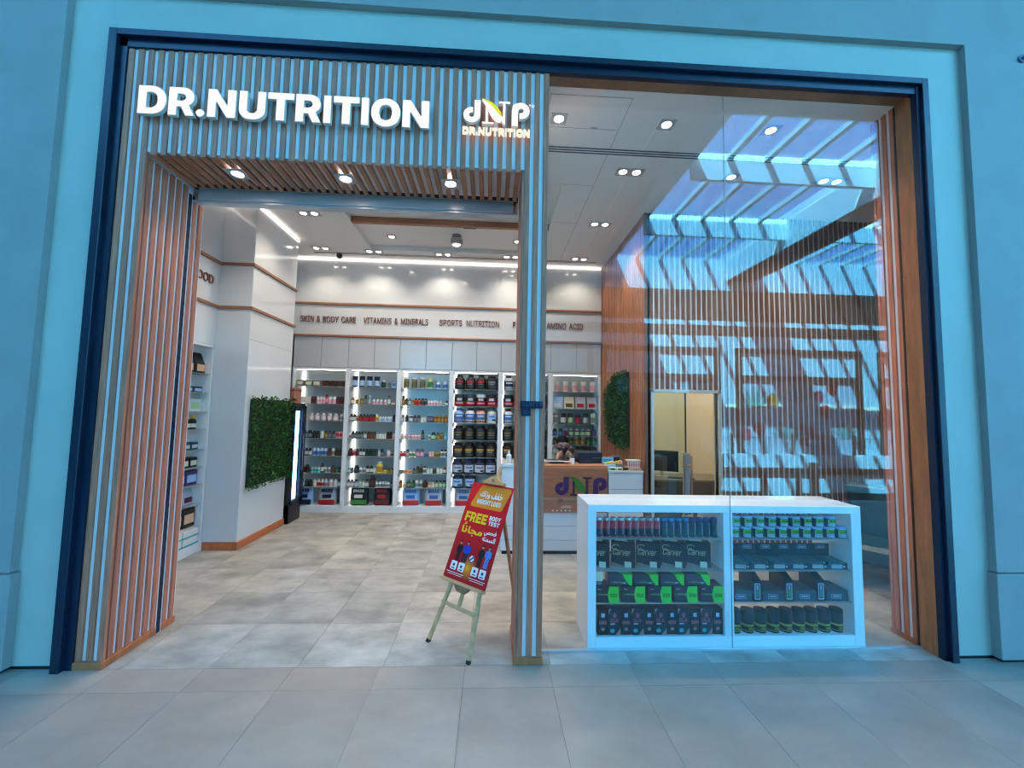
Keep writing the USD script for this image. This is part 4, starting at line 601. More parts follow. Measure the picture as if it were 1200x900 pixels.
def build_item(path, kind, body, cap, lab):
    """the parts of one product, standing at the origin, its front towards -y; returns (width, depth)"""
    B, K, L = cm(body), cm(cap), cm(lab)
    if kind in ('pill', 'tall', 'jar', 'mini', 'big'):
        r, h = dict(pill=(.031, .125), tall=(.027, .165), jar=(.042, .13), mini=(.027, .092), big=(.055, .20))[kind]
        part(path, 'body', lathe([(0, 0), (r*.94, 0), (r, .006), (r, h*.68), (r*.9, h*.76), (r*.62, h*.80), (0, h*.80)], 12), B)
        part(path, 'cap', lathe([(0, h*.79), (r*.68, h*.79), (r*.68, h*.985), (r*.6, h), (0, h)], 10), K)
        part(path, 'label', lathe([(r*1.02, h*.12), (r*1.02, h*.58)], 12), L); return 2*r
    if kind == 'tub':      # big supplement tub with a screw lid
        r, h = .098, .262
        part(path, 'body', lathe([(0, 0), (r*.95, 0), (r, .012), (r, h*.70), (r*.92, h*.79), (r*.64, h*.84), (0, h*.84)], 18), B)
        part(path, 'cap', lathe([(0, h*.82), (r*.72, h*.82), (r*.74, h*.84), (r*.74, h*.985), (r*.68, h), (0, h)], 18), K)
        big_label(path, r, h, body, lab, L); return 2*r
    if kind == 'jug':      # shouldered bottle with narrow neck
        r, h = .092, .27
        part(path, 'body', lathe([(0, 0), (r*.9, 0), (r, .02), (r, h*.62), (r*.86, h*.76), (r*.5, h*.86), (0, h*.86)], 18), B)
        part(path, 'cap', lathe([(0, h*.85), (r*.56, h*.85), (r*.56, h*.985), (r*.5, h), (0, h)], 14), K)
        big_label(path, r, h, body, lab, L); return 2*r
    if kind == 'pot':      # squat wide jar
        r, h = .096, .225
        part(path, 'body', lathe([(0, 0), (r*.96, 0), (r, .01), (r, h*.72), (0, h*.72)], 18), B)
        part(path, 'cap', lathe([(0, h*.71), (r*.9, h*.71), (r*.92, h*.74), (r*.92, h*.98), (0, h)], 18), K)
        part(path, 'label', arc(r*1.012, -85, 85, h*.08, h*.42), L); part(path, 'lettering', arc(r*1.02, -40, 40, h*.22, h*.30), cm('silver')); part(path, 'crest', arc(r*1.02, -30, 25, h*.46, h*.66), cm('silver')); return 2*r
    if kind == 'canister':
        r, h = .048, .20
        part(path, 'body', lathe([(0, 0), (r, .004), (r, h*.84), (0, h*.84)], 14), B); part(path, 'cap', lathe([(0, h*.83), (r*1.02, h*.83), (r*1.02, h*.98), (0, h)], 14), K)
        part(path, 'label', lathe([(r*1.015, h*.12), (r*1.015, h*.6)], 14), L); return 2*r
    if kind in ('box', 'widebox', 'flat'):
        w, d, h = dict(box=(.062, .05, .11), widebox=(.118, .07, .10), flat=(.075, .05, .05))[kind]
        part(path, 'body', bx(-w/2, w/2, -d/2, d/2, 0, h, .003), B); part(path, 'label', bx(-w*.42, w*.42, -d/2-.0015, -d/2, h*.25, h*.8), L)
        part(path, 'flap', bx(-w/2+.003, w/2-.003, -d/2+.003, d/2-.003, h, h+.003), K); return w
    if kind == 'bag':      # stand-up pouch
        w, d, h = .315, .17, .345
        z = np.array([0, .05, .2, .5, .8, .93, 1.]); wd = np.array([.90, .97, 1., 1., .97, .95, .95]); dp = np.array([.75, .95, 1., .85, .45, .10, .04])
        a = np.linspace(0, 2*PI, 25)[:-1]; V = []
        for zz, ww, dd in zip(z, wd, dp):
            V += [(w/2*ww*np.sign(math.cos(q))*abs(math.cos(q))**.45, d/2*dd*np.sign(math.sin(q))*abs(math.sin(q))**.8, h*zz) for q in a]
        n = 24; Fc = [(i*n+j, i*n+(j+1) % n, (i+1)*n+(j+1) % n, (i+1)*n+j) for i in range(6) for j in range(n)]
        Fc = [t_ for q in Fc for t_ in ((q[0], q[1], q[2]), (q[0], q[2], q[3]))]
        Fc += [(0, j+1, j) for j in range(1, n-1)]+[(6*n, 6*n+j, 6*n+j+1) for j in range(1, n-1)]
        part(path, 'pouch', trimesh.Trimesh(np.array(V), np.array(Fc), process=False), B, 40)
        part(path, 'base_band', bx(-w*.44, w*.44, -d/2-.004, -d/2+.03, .012, .095, .01), L)
        part(path, 'lettering', ext(wordu('MASS', .055, .19), .004, (-.095, -d*.35-.012, .225), (1, 0, 0), (0, .18, .983), (0, -.983, .18)), K)
        part(path, 'badge', bx(-.075, .075, -d/2-.004, -d/2+.03, .125, .185, .006), K); return w
    if kind == 'sack':     # small doypack
        w, d, h = .185, .08, .235
        part(path, 'pouch', trimesh.convex.convex_hull(np.array([(sx*w/2, sy*d/2, .0) for sx in (-1, 1) for sy in (-1, 1)]+[(sx*w/2, sy*d/2, h*.4) for sx in (-1, 1) for sy in (-1, 1)]+[(sx*w/2, sy*.006, h) for sx in (-1, 1) for sy in (-1, 1)])), B)
        part(path, 'top_band', bx(-w/2, w/2, -.008, .008, h-.035, h, .002), K); part(path, 'label', bx(-w*.34, w*.34, -d/2-.002, -d/2+.01, .03, .10, .002), L); return w
KN = dict(pill='bottle', tall='slim bottle', jar='jar', mini='little jar', big='large bottle', tub='tub', jug='jug', pot='squat tub', canister='canister', box='carton', widebox='wide carton', flat='flat carton', bag='pouch', sack='bag')
CAT = dict(pill='bottle', tall='bottle', jar='jar', mini='jar', big='bottle', tub='tub', jug='tub', pot='tub', canister='canister', box='box', widebox='box', flat='box', bag='bag', sack='bag')
NAME = dict(pill='supplement_bottle', tall='slim_bottle', jar='supplement_jar', mini='small_jar', big='large_bottle', tub='protein_tub', jug='protein_jug', pot='powder_pot', canister='canister', box='carton', widebox='wide_carton', flat='flat_carton', bag='gainer_pouch', sack='powder_bag')
WID = dict(pill=.062, tall=.054, jar=.084, mini=.054, big=.11, tub=.196, jug=.184, pot=.192, canister=.096, box=.062, widebox=.118, flat=.075, bag=.315, sack=.185)
def put(code, loc, rotz, label, group=None):
    kind, body, cap, lab = code
    if code in PROTO: return copy(PROTO[code], loc, rotz, label, CAT[kind], group)
    p = thing(NAME[kind], label, CAT[kind], loc, rotz, group); PROTO[code] = p; build_item(p, *code)
    return p
def parse(s):
    out = []
    for tok in s.split():
        q = tok.split('*'); n = int(q[1]) if len(q) > 1 else 1; c = q[0].split(':')
        c = (c+[c[1], 'white'])[:4] if len(c) == 2 else (c+['white'])[:4] if len(c) == 3 else c
        out += [tuple(c)]*n
    return out
SHELFN = ['top', 'second', 'third', 'fourth', 'fifth', 'sixth', 'seventh', 'bottom']
def row(spec, x0, x1, y, z, where, fill=True):
    items = parse(spec); tot = sum(WID[i[0]] for i in items); gap = (x1-x0-tot)/max(1, len(items)); x = x0+gap/2
    for k, it in enumerate(items):
        w = WID[it[0]]; cn = CN.get(it[1], it[1])
        put(it, (x+w/2+(rng.random()-.5)*min(gap, .02)*.5, y+(rng.random()-.5)*.02, z), rng.uniform(-8, 8) if it[0] != 'bag' else rng.uniform(-4, 4), '%s %s, %s from left on %s' % (cn, KN[it[0]], ORD[k], where), 'products on the back shelves')
        x += w+gap
BAYS = [
 ['widebox:speck:grey:cream*3 widebox:dbrown:black:maroon*3', 'box:white:white:cream*5 pill:dred:black:maroon*2 pill:white:white:pink*3 tall:red:dred:pink jar:white:white:pink*2 pill:maroon:black:dred*3',
  'jar:white:white:pink*2 jar:pink:white:white*5 pill:white:white:grey', 'pill:pink:white:white pill:white:dgrey:grey jar:black:black:grey*2 pill:black:black:dgrey*2 pill:white:cream:cream pill:olive:black:gold pill:dgrey:black:grey*2 box:pink:dred:red*2',
  'pill:dbrown:black:maroon*3 pill:dgrey:black:white*2 pill:lblue:white:blue*4 pill:brown:black:amber pill:white:white:grey pill:dbrown:black:brown*2', 'mini:brown:amber:gold pill:black:black:dgrey jar:dbrown:black:brown*2 mini:white:white:teal*3 tall:brown:dbrown:cream mini:white:white:grey*2 pill:brown:black:amber mini:dgreen:black:green*2',
  'pill:dgrey:black:grey*2 jar:grey:black:white pill:black:black:dgrey*2 pill:white:white:cream pill:white:white:red*2 pill:white:white:grey jar:white:white:pink pill:white:white:cream pill:grey:black:white', ('bag:lblue:navy:navy', 'bag:silver:navy:red')],
 ['canister:navy:black:lblue*4 jar:black:white:dgreen mini:dgrey:black:grey box:lblue:navy:blue', 'pill:amber:gold:cream mini:amber:amber:gold pill:olive:gold:gold tall:dgrey:black:grey tall:grey:white:silver mini:white:white:pink*4 tall:grey:dgrey:white flat:gold:brown:cream',
  'pill:black:black:white*2 mini:gold:black:amber pill:maroon:black:red*5 pill:yellow:white:gold mini:white:white:lblue*5 pill:black:black:dgrey', 'mini:white:white:grey pill:dgreen:black:grey*4 pill:grey:black:white pill:brown:black:amber*3 mini:white:white:cream*4 pill:dbrown:black:brown*2 mini:white:white:pink',
  'jar:brown:dbrown:maroon pill:pink:white:red pill:dred:black:maroon pill:dgrey:black:white*2 pill:black:black:dgreen*4 mini:white:white:cream pill:black:black:grey flat:black:dgrey:grey box:pink:purple:white flat:gold:gold:brown', 'mini:teal:teal:white mini:dgreen:green:grey jar:black:black:dgrey mini:white:white:grey*2 pill:brown:dbrown:cream pill:dgrey:brown:white mini:white:white:cream big:yellow:white:gold flat:yellow:gold:gold mini:amber:brown:gold*2',
  'pill:grey:dgrey:white*2 jar:grey:black:silver mini:white:white:lgreen*2 jar:grey:black:white big:black:dgrey:brown mini:white:white:grey*5 mini:dgrey:black:grey', ('bag:black:white:green', 'bag:black:red:dred')],
 ['canister:speck:white:olive*3 canister:lgreen:yellow:green jar:lblue:white:blue*2', 'tall:olive:dgrey:gold pill:dgrey:black:olive pill:grey:grey:silver mini:olive:olive:gold pill:orange:black:red*2 pill:grey:black:dgrey*2 mini:white:white:pink*5 flat:white:white:green mini:dgrey:black:white',
  'pill:grey:dgrey:silver pill:black:black:dgrey jar:black:white:white pill:dgrey:black:grey*2 mini:white:white:cream*2 box:purple:black:grey*2 pill:amber:gold:gold*4', 'mini:white:pink:pink*6 tall:dgreen:black:grey mini:grey:white:teal mini:white:white:grey jar:dgrey:black:lgreen pill:olive:brown:gold pill:gold:olive:olive pill:teal:teal:lblue',
  'mini:pink:maroon:red*2 pill:grey:black:pink mini:white:white:green*2 jar:grey:purple:pink*2 flat:navy:navy:blue mini:pink:white:peach*2 mini:gold:gold:olive*2 pill:white:black:grey*2', 'flat:dgrey:black:grey flat:peach:orange:orange*2 mini:dgrey:black:grey pill:brown:dbrown:olive tall:olive:grey:brown pill:white:black:grey mini:white:white:cream*2 pill:olive:grey:dgreen mini:cream:white:white*2 pill:brown:orange:cream',
  'pill:brown:amber:gold mini:white:white:yellow jar:dgreen:green:grey pill:dgreen:black:green pill:white:white:grey*2 jar:dbrown:brown:brown mini:orange:peach:cream mini:peach:white:white pill:grey:black:lgreen*3', ('bag:lblue:blue:red', 'bag:silver:blue:red')],
 ['jug:black:black:red*3 tub:black:black:grey', 'pot:black:dgrey:red*2 pot:black:white:red pot:dred:black:red', 'jug:lblue:blue:blue jug:white:dred:blue jug:peach:dred:blue jug:cream:grey:lblue', 'tub:black:black:olive*4', 'tub:black:black:gold*4', 'tub:navy:navy:silver*4', 'tub:navy:navy:lblue*2', ('bag:silver:blue:red', None)],
 ['jug:silver:dgrey:navy*2 jug:black:black:red jug:silver:navy:grey', 'pot:black:black:red*4', 'jug:white:dred:blue*4', 'tub:black:black:olive*4', 'tub:black:black:gold*4', 'tub:navy:navy:silver*4', 'tub:black:black:dgrey*4', None],
 ['canister:white:cream:pink*5', 'sack:lblue:blue:white sack:cream:grey:olive sack:silver:red:red*2', 'canister:silver:grey:grey canister:navy:navy:white canister:dgreen:black:lgreen canister:navy:blue:red canister:dgrey:black:silver canister:lgreen:white:grey', 'jar:navy:black:blue*2 jar:purple:white:dred jar:dgrey:white:lgreen*4 jar:navy:navy:purple', 'jar:dgreen:black:olive*4 jar:olive:white:gold*2 jar:dgreen:black:green*2', 'jar:silver:white:white*3 jar:amber:white:brown jar:black:dgrey:grey*4', 'jar:black:black:grey*5', None]]
for b, shelves in enumerate(BAYS):
    zs = SHZ6 if b == 5 else SHZ
    for s, spec in enumerate(shelves):
        if spec is None: continue
        where = '%s shelf of %s back bay' % (SHELFN[s], BAYN[b])
        a, c = EDGE[b]+.05, EDGE[b+1]-.05
        if s == 7:
            for k, sp in enumerate(spec):
                if sp is None: continue
                it = parse(sp)[0]; cn = CN.get(it[1], it[1])
                put(it, (EDGE[b]+.265+.41*k, 4.50, .115), rng.uniform(-3, 3), '%s MASS pouch with %s base, %s at foot of %s back bay' % (cn, it[3], ('left', 'right')[k], BAYN[b]), 'gainer pouches at the foot of the shelves')
            continue
        if b == 3 and s == 6: c = a+.44
        y = 4.46 if b >= 3 else 4.43
        row(spec, a, c, y, zs[s], where)

# ================================================================= FOOD SHELF IN THE LEFT WALL
fs = thing('shelving_unit', 'recessed white food shelf in left wall beside the slatted jamb', 'shelving unit', (-4.04, .86, 0))
FZ = [2.24, 2.0, 1.755, 1.535, 1.28, 1.06, .84, .60, .33]
part(fs, 'back_panel', bx(.0, .02, 0, 1.545, .12, 2.60), bayback); part(fs, 'side_panel', bx(.02, .39, 0, .02, .12, 2.60), bayside); part(fs, 'side_panel', bx(.02, .39, 1.515, 1.545, .12, 2.60), bayside)
part(fs, 'top_panel', bx(0, .39, 0, 1.545, 2.585, 2.618), bayside); part(fs, 'plinth', bx(0, .40, 0, 1.555, 0, .12, .003), bayside)
for z in FZ[:-1]: part(fs, 'glass_shelf', bx(.022, .375, .022, 1.513, z-.010, z, .001), shelf_glass)
part(fs, 'light_strip', bx(.022, .04, 1.48, 1.51, .14, 2.56), led)
def fitem(kind, name, cat, label, y, z, parts, rz=90):
    t = thing(name, label, cat, (-3.80, y, z), rz)
    for nm, m, mt in parts: part(t, nm, m, mt)
    return t
def carton(w, d, h, body, lab, top=None): return [('body', bx(-w/2, w/2, -d/2, d/2, 0, h, .004), cm(body)), ('label', bx(-w*.40, w*.40, -d/2-.002, -d/2, h*.2, h*.72), cm(lab)), ('flap', bx(-w/2+.004, w/2-.004, -d/2+.004, d/2-.004, h, h+.004), cm(top or body))]
def pouch(w, h, body, lab, d=.09):
    m = trimesh.convex.convex_hull(np.array([(sx*w/2, sy*d/2, z) for sx in (-1, 1) for sy in (-1, 1) for z in (0, h*.45)]+[(sx*w/2, sy*.006, h) for sx in (-1, 1) for sy in (-1, 1)]))
    return [('pouch', m, cm(body)), ('label', bx(-w*.36, w*.36, -d/2-.003, -d/2+.005, h*.12, h*.44), cm(lab)), ('seal', bx(-w/2, w/2, -.008, .008, h-.03, h), cm(lab))]
def leftrow(n, y1, pitch, z, fn, name, cat, desc, where):
    for k in range(n):
        fitem('', name, cat, '%s, %s from column on %s of food shelf' % (desc, ORD[k], where), y1+.03-pitch*k, z, fn())
leftrow(5, 2.27, .20, FZ[0], lambda: pouch(.18, .27, 'black', 'peach', .14), 'coffee_pouch', 'bag', 'black pouch with peach panel', 'top level')
leftrow(6, 2.27, .17, FZ[1], lambda: carton(.15, .12, .07, 'dgrey', 'lblue'), 'snack_carton', 'box', 'low dark carton', 'second level')
leftrow(5, 2.25, .21, FZ[2], lambda: carton(.19, .10, .165, 'white', 'lgreen', 'green'), 'tea_carton', 'box', 'white carton with green lid', 'third level')
def sauce(): return [('body', lathe([(0, 0), (.04, 0), (.042, .01), (.042, .10), (.02, .135), (0, .135)], 12), cm('black')), ('cap', lathe([(0, .13), (.026, .13), (.022, .17), (0, .17)], 10), cm('yellow')), ('label', lathe([(.043, .02), (.043, .07)], 12), cm('cream'))]
leftrow(9, 2.29, .105, FZ[3], sauce, 'sauce_bottle', 'bottle', 'black bottle with yellow cap', 'fourth level')
leftrow(7, 2.27, .135, FZ[4], lambda: carton(.12, .13, .085, 'dgrey', 'silver'), 'bar_carton', 'box', 'dark grey snack carton', 'fifth level')
leftrow(7, 2.27, .14, FZ[5], lambda: carton(.125, .13, .115, 'black', 'cream'), 'bar_carton', 'box', 'black snack carton', 'sixth level')
leftrow(5, 2.25, .20, FZ[6], lambda: carton(.185, .14, .175, 'purple', 'lblue'), 'bar_carton', 'box', 'purple snack carton', 'seventh level')
leftrow(5, 2.25, .20, FZ[7], lambda: pouch(.17, .20, 'silver', 'dred'), 'snack_pouch', 'bag', 'silver pouch with dark red label', 'eighth level')
leftrow(5, 2.24, .21, FZ[8], lambda: carton(.195, .16, .215, 'dbrown', 'peach'), 'cookie_carton', 'box', 'dark brown carton with peach label', 'ninth level')
for k in range(8):
    fitem('', 'water_carton', 'box', 'white carton with teal trim, %s from column, %s layer at food shelf foot' % (ORD[k % 4], ('lower', 'upper')[k//4]), 2.21-.27*(k % 4), .122+.098*(k//4), [('body', bx(-.125, .125, -.16, .16, 0, .095, .004), cm('white')), ('trim', bx(-.126, .126, -.161, .161, .004, .022), cm('teal'))])
# ================================================================= SALES COUNTER
ct = thing('sales_counter', 'white sales counter with wooden front panel bearing a purple logo', 'counter', (0, 0, 0))
part(ct, 'body', [bx(.15, 1.535, 2.275, 2.30, .05, 1.11), bx(.15, .18, 2.30, 2.78, .05, 1.11), bx(1.505, 1.535, 2.30, 2.78, .05, 1.11)], lacq)
part(ct, 'kick', bx(.17, 1.52, 2.30, 2.75, 0, .05), dark)
part(ct, 'top', bx(.14, 1.54, 2.262, 2.80, 1.112, 1.145, .004), mat('counter_top', (.50, .20, .09), .35, noise=(6., .25, (.7, 9, 9))))
part(ct, 'white_top', bx(.14, .40, 2.258, 2.80, 1.112, 1.15, .003), lacq)
part(ct, 'wood_panel', bx(.42, 1.538, 2.248, 2.275, .54, 1.112, .003), mat('counter_oak', (.34, .115, .05), .45, noise=(5., .22, (.7, 9, 9))))
for z in (.18, .36): part(ct, 'groove', bx(.16, 1.53, 2.2735, 2.2755, z, z+.006), grey)
purple = mat('logo_purple', (.045, .012, .10), .4); lgn = mat('logo_green', (.035, .17, .02), .4)
d_, nl, nr, leaf, half, p_ = logo_shapes(.232); kx = 1.09
for g in (d_, p_): part(ct, 'logo_letter', ext(affinity.scale(g, kx, 1, origin=(0, 0)), .008, (.842, 2.248, .765), **FACE), purple, label='purple round logo letter')
part(ct, 'logo_letter', ext(affinity.scale(unary_union([nl, nr]), kx, 1, origin=(0, 0)), .008, (.842, 2.248, .765), **FACE), mat('logo_dark', (.03, .012, .05), .4))
part(ct, 'logo_leaf', ext(affinity.scale(leaf, kx, 1, origin=(0, 0)), .010, (.842, 2.248, .765), **FACE), lgn)
part(ct, 'logo_text', text('dr.', .05, (.885, 2.248, .675), (1, 0, 0), (0, 0, 1), (0, -1, 0), .005, .085, True), purple)
part(ct, 'logo_text', text('nutrition', .045, (.985, 2.248, .675), (1, 0, 0), (0, 0, 1), (0, -1, 0), .005, .42, False), lgn)
part(ct, 'small_print', ext(unary_union([ellipse(.011, .011, .82+.055*i, .565) for i in range(5)]+[sbox(.92, .60, 1.06, .606), sbox(.94, .62, 1.05, .626)]), .004, (0, 2.248, 0), **FACE), cm('cream'))
sc = thing('side_counter', 'low white side counter between wooden counter and orange slats', 'counter', (1.55, 2.24, 0))
part(sc, 'body', bx(0, .462, .01, .50, .05, 1.055, .004), lacq); part(sc, 'kick', bx(.01, .45, .03, .48, 0, .05), dark)
part(sc, 'top', bx(-.004, .466, 0, .51, 1.055, 1.085, .004), lacq)
part(sc, 'groove', bx(.002, .46, .0085, .011, .84, .846), grey)
# things on the counters
ps = thing('cash_register_box', 'wide navy till box on the wooden counter top', 'till', (1.365, 2.62, 1.145))
part(ps, 'body', bx(-.165, .165, -.15, .15, 0, .150, .006), mat('till_navy', (.010, .016, .04), .35)); part(ps, 'drawer_gap', bx(-.16, .16, -.152, -.15, .055, .060), black); part(ps, 'badge', bx(.03, .14, -.1525, -.15, .075, .083), cm('grey'))
ps = thing('receipt_printer', 'small black receipt printer left of the navy till box', 'printer', (1.135, 2.72, 1.145))
part(ps, 'body', bx(-.055, .055, -.06, .06, 0, .07, .01), black); part(ps, 'paper_slot', bx(-.04, .04, -.03, -.02, .07, .074), grey)
for k, (x, y, w, h, a, b_, lab, tilt) in enumerate(((1.60, 2.42, .165, .15, 'lblue', 'teal', 'pale blue and green display carton beside the navy till', 0), (1.75, 2.52, .15, .165, 'speck', 'dbrown', 'grey-brown display carton on the side counter', 6))):
    t = thing('display_carton', lab, 'box', (x, y, 1.085), tilt)
    part(t, 'tray', bx(-w/2, w/2, -.05, .06, 0, .06, .003), cm(a)); part(t, 'header_card', bx(-w/2, w/2, .05, .06, .06, h, .003), cm(a)); part(t, 'print', bx(-w*.36, w*.36, .047, .05, h*.5, h*.85), cm(b_))
    for q in range(3): part(t, 'sachet', bx(-w*.4+q*w*.28, -w*.4+q*w*.28+w*.22, -.04, .04, .02, .085+.008*q, .006), cm(('lgreen', 'yellow', 'peach')[q]))
for k, (x, y, c1, lab) in enumerate(((1.615, 2.30, 'lgreen', 'small pale green sachet lying at left front of side counter'), (1.70, 2.29, 'cream', 'small cream sachet lying at front of side counter'), (1.78, 2.30, 'dbrown', 'small dark brown packet lying at front of side counter'))):
    t = thing('sachet', lab, 'sachet', (x, y, 1.085), 12*k-10); part(t, 'packet', bx(-.045, .045, -.03, .03, 0, .035, .010), cm(c1)); part(t, 'print', bx(-.025, .03, -.0315, -.029, .010, .026), cm('black'))
rk = thing('tube_rack', 'rack of white tubes on wooden base at right of side counter', 'display rack', (1.905, 2.34, 1.085))
part(rk, 'base', bx(-.095, .10, -.06, .06, 0, .028, .003), mat('rack_wood', (.55, .24, .09), .4)); part(rk, 'top_card', bx(-.09, .09, -.05, .05, .115, .135, .003), cm('cream'))
for q in range(6): tb = part(rk, 'tube', cyl(.011, .028, .115, 10, -.075+.03*q, -.035), cm('white')); part(tb, 'tube_label', cyl(.0115, .05, .085, 10, -.075+.03*q, -.035), cm('pink'))
bt = thing('counter_bottle', 'small white lotion bottle at left end of the counter beside the pillar', 'bottle', (.245, 2.40, 1.15))
part(bt, 'body', lathe([(0, 0), (.032, 0), (.035, .008), (.035, .10), (.015, .12), (0, .12)], 14), cm('white')); part(bt, 'pump', lathe([(0, .12), (.014, .12), (.014, .15), (.005, .152), (.005, .175), (0, .175)], 10), cm('white'))
lt = thing('tablet_stand', 'white-backed tablet lying tilted on counter before the seated man', 'tablet', (.90, 2.48, 1.145))
part(lt, 'shell', bx(-.17, .17, -.10, .10, .03, .042, .004), white); part(lt, 'screen', bx(-.16, .16, -.09, .09, .042, .044), black); part(lt, 'foot', bx(-.10, .10, -.02, .06, 0, .03, .004), grey)
rl = thing('paper_roll', 'small white paper roll on counter right of the tablet', 'paper roll', (1.10, 2.42, 1.145)); part(rl, 'roll', cyl(.034, 0, .075, 16), white); part(rl, 'core', cyl(.012, .0755, .077, 12), cm('speck'))

# ================================================================= THE MAN BEHIND THE COUNTER
def ball(p, r): return manifold3d.Manifold.sphere(r, 20).translate(tuple(map(float, p)))
def hull(*bs): return manifold3d.Manifold.batch_hull([ball(p, r) for p, r in bs])
def chain(*bs): return [hull(bs[i], bs[i+1]) for i in range(len(bs)-1)]
def fuse(parts_, ref=.02, it=8):
    m = manifold3d.Manifold.batch_boolean(parts_, manifold3d.OpType.Add).refine_to_length(ref).to_mesh()
    t = trimesh.Trimesh(m.vert_properties[:, :3], m.tri_verts, process=True); trimesh.smoothing.filter_taubin(t, iterations=it); return t
PX, PY = 1.075, 3.12
st = thing('stool', 'black round stool under the seated man behind the counter', 'stool', (PX, PY+.06, 0))
part(st, 'seat', lathe([(0, .43), (.17, .43), (.185, .445), (.185, .47), (.17, .485), (0, .485)], 24), black); part(st, 'column', cyl(.025, .03, .43, 12), chrome); part(st, 'foot_plate', cyl(.19, 0, .03, 24), chrome)
mn = thing('person', 'seated man behind counter in black face mask, head bowed, hands raised', 'person', (PX, PY, 0))
skin = mat('skin', (.40, .22, .16), .5); shirt = mat('shirt', (.035, .035, .042), .8); trous = mat('trousers', (.03, .035, .06), .8); hairm = mat('hair', (.006, .005, .005), .85, spec=.15)
hip = .585
torso = [hull(((-.10, .06, hip), .11), ((.10, .06, hip), .11), ((0, .05, hip+.16), .125)), hull(((0, .05, hip+.14), .12), ((-.115, .015, 1.00), .095), ((.115, .015, 1.00), .095)), hull(((-.115, .015, 1.00), .09), ((.115, .015, 1.00), .09), ((0, .0, 1.09), .06))]
legs = []
for s in (-1, 1): legs += chain(((s*.10, .05, hip-.01), .085), ((s*.13, -.29, .53), .062), ((s*.13, -.25, .13), .045))
sleeves = []; fore = []
for s in (-1, 1):
    sh, el, wr_, = (s*.185, .0, 1.045), (s*.235, -.20, .925), (s*.105, -.265, 1.165)
    sleeves += chain((sh, .062), (el, .047)); sleeves += [hull((el, .046), ((s*.17, -.235, 1.03), .04))]; fore += chain((el, .036), (wr_, .026))
    palm = [hull((wr_, .024), ((s*.072, -.262, 1.222), .022), ((s*.092, -.240, 1.228), .018))]
    fing = []
    for k in range(4):
        b0 = np.array((s*(.056+.013*k), -.270+.012*k, 1.232-.002*k)); L = (.040, .044, .041, .034)[k]; m1 = b0+np.array((-s*.006, -.012, L*.62)); m2 = m1+np.array((-s*.010, .018, L*.32)); fing += chain((b0, .0092), (m1, .0085), (m2, .0075))
    t0 = np.array((s*.062, -.262, 1.20)); fing += chain((t0, .012), (t0+np.array((-s*.022, -.006, .018)), .010), (t0+np.array((-s*.030, .002, .040)), .0085)); fore += palm+fing
HC = np.array((0, -.10, 1.335))
nod = math.radians(13)
def hp(x, y, z):   # head point: x right, y forward (to the viewer), z up; the head nods towards the counter
    yy, zz = y*math.cos(nod)-z*math.sin(nod)*-1., z*math.cos(nod)-y*math.sin(nod); return (HC[0]+x, HC[1]-yy, HC[2]+zz)
head = [hull((hp(0, -.015, .035), .092), (hp(0, -.035, .045), .088), (hp(0, .02, .05), .078)), hull((hp(0, .01, .02), .075), (hp(-.03, .035, -.045), .038), (hp(.03, .035, -.045), .038), (hp(0, .058, -.085), .028)), hull((hp(0, .085, .005), .012), (hp(0, .098, -.028), .015), (hp(-.012, .088, -.034), .012), (hp(.012, .088, -.034), .012)),
        hull((hp(-.03, .078, .030), .014), (hp(.03, .078, .030), .014)), hull((hp(0, -.03, -.05), .05), ((0, -.005, 1.11), .056))]
for s in (-1, 1): head.append(hull((hp(s*.083, -.005, .015), .014), (hp(s*.090, -.015, .035), .016), (hp(s*.084, -.01, -.008), .010)))
body = part(mn, 'body', fuse(head+fore+[hull(((0, 0, 1.13), .055), ((0, .02, 1.0), .07), ((0, .04, .7), .08))], .009, 6), skin, True)
part(mn, 'shirt', fuse(torso+sleeves, .022), shirt, True); part(mn, 'trousers', fuse(legs+[hull(((-.10, .06, hip), .105), ((.10, .06, hip), .105))], .022), trous, True)
for s in (-1, 1): part(mn, 'shoe', fuse(chain(((s*.13, -.22, .05), .048), ((s*.13, -.36, .035), .036)), .015), black, True)
hair = hull((hp(0, -.02, .06), .098), (hp(0, -.045, .05), .094), (hp(0, .012, .085), .080)) - manifold3d.Manifold.batch_hull([ball(hp(-.06, .085, .0), .05), ball(hp(.06, .085, .0), .05), ball(hp(0, .11, .028), .042), ball(hp(0, .09, -.10), .07), ball(hp(-.10, .06, -.10), .05), ball(hp(.10, .06, -.10), .05)])
part(mn, 'hair', fuse([hair], .010, 4), hairm, True)
mask = hull((hp(0, .02, -.03), .080), (hp(0, .066, -.082), .034), (hp(0, .096, -.026), .019)) - manifold3d.Manifold.cube((.4, .4, .2), True).translate(tuple(map(float, hp(0, .06, .095)))) - manifold3d.Manifold.cube((.4, .2, .4), True).translate(tuple(map(float, hp(0, -.085, -.05))))
part(mn, 'face_mask', fuse([mask], .010, 3), mat('mask_black', (.012, .012, .014), .7), True)
for s in (-1, 1):
    e = trimesh.creation.icosphere(2, .0105); e.apply_translation(hp(s*.031, .079, .012)); part(mn, 'eye', e, col('eye', 60, 45, 40, .2), True)
    m = fuse(chain((hp(s*.016, .090, .034), .005), (hp(s*.034, .089, .039), .0055), (hp(s*.050, .078, .034), .004)), .006, 2); part(mn, 'eyebrow', m, hairm, True)

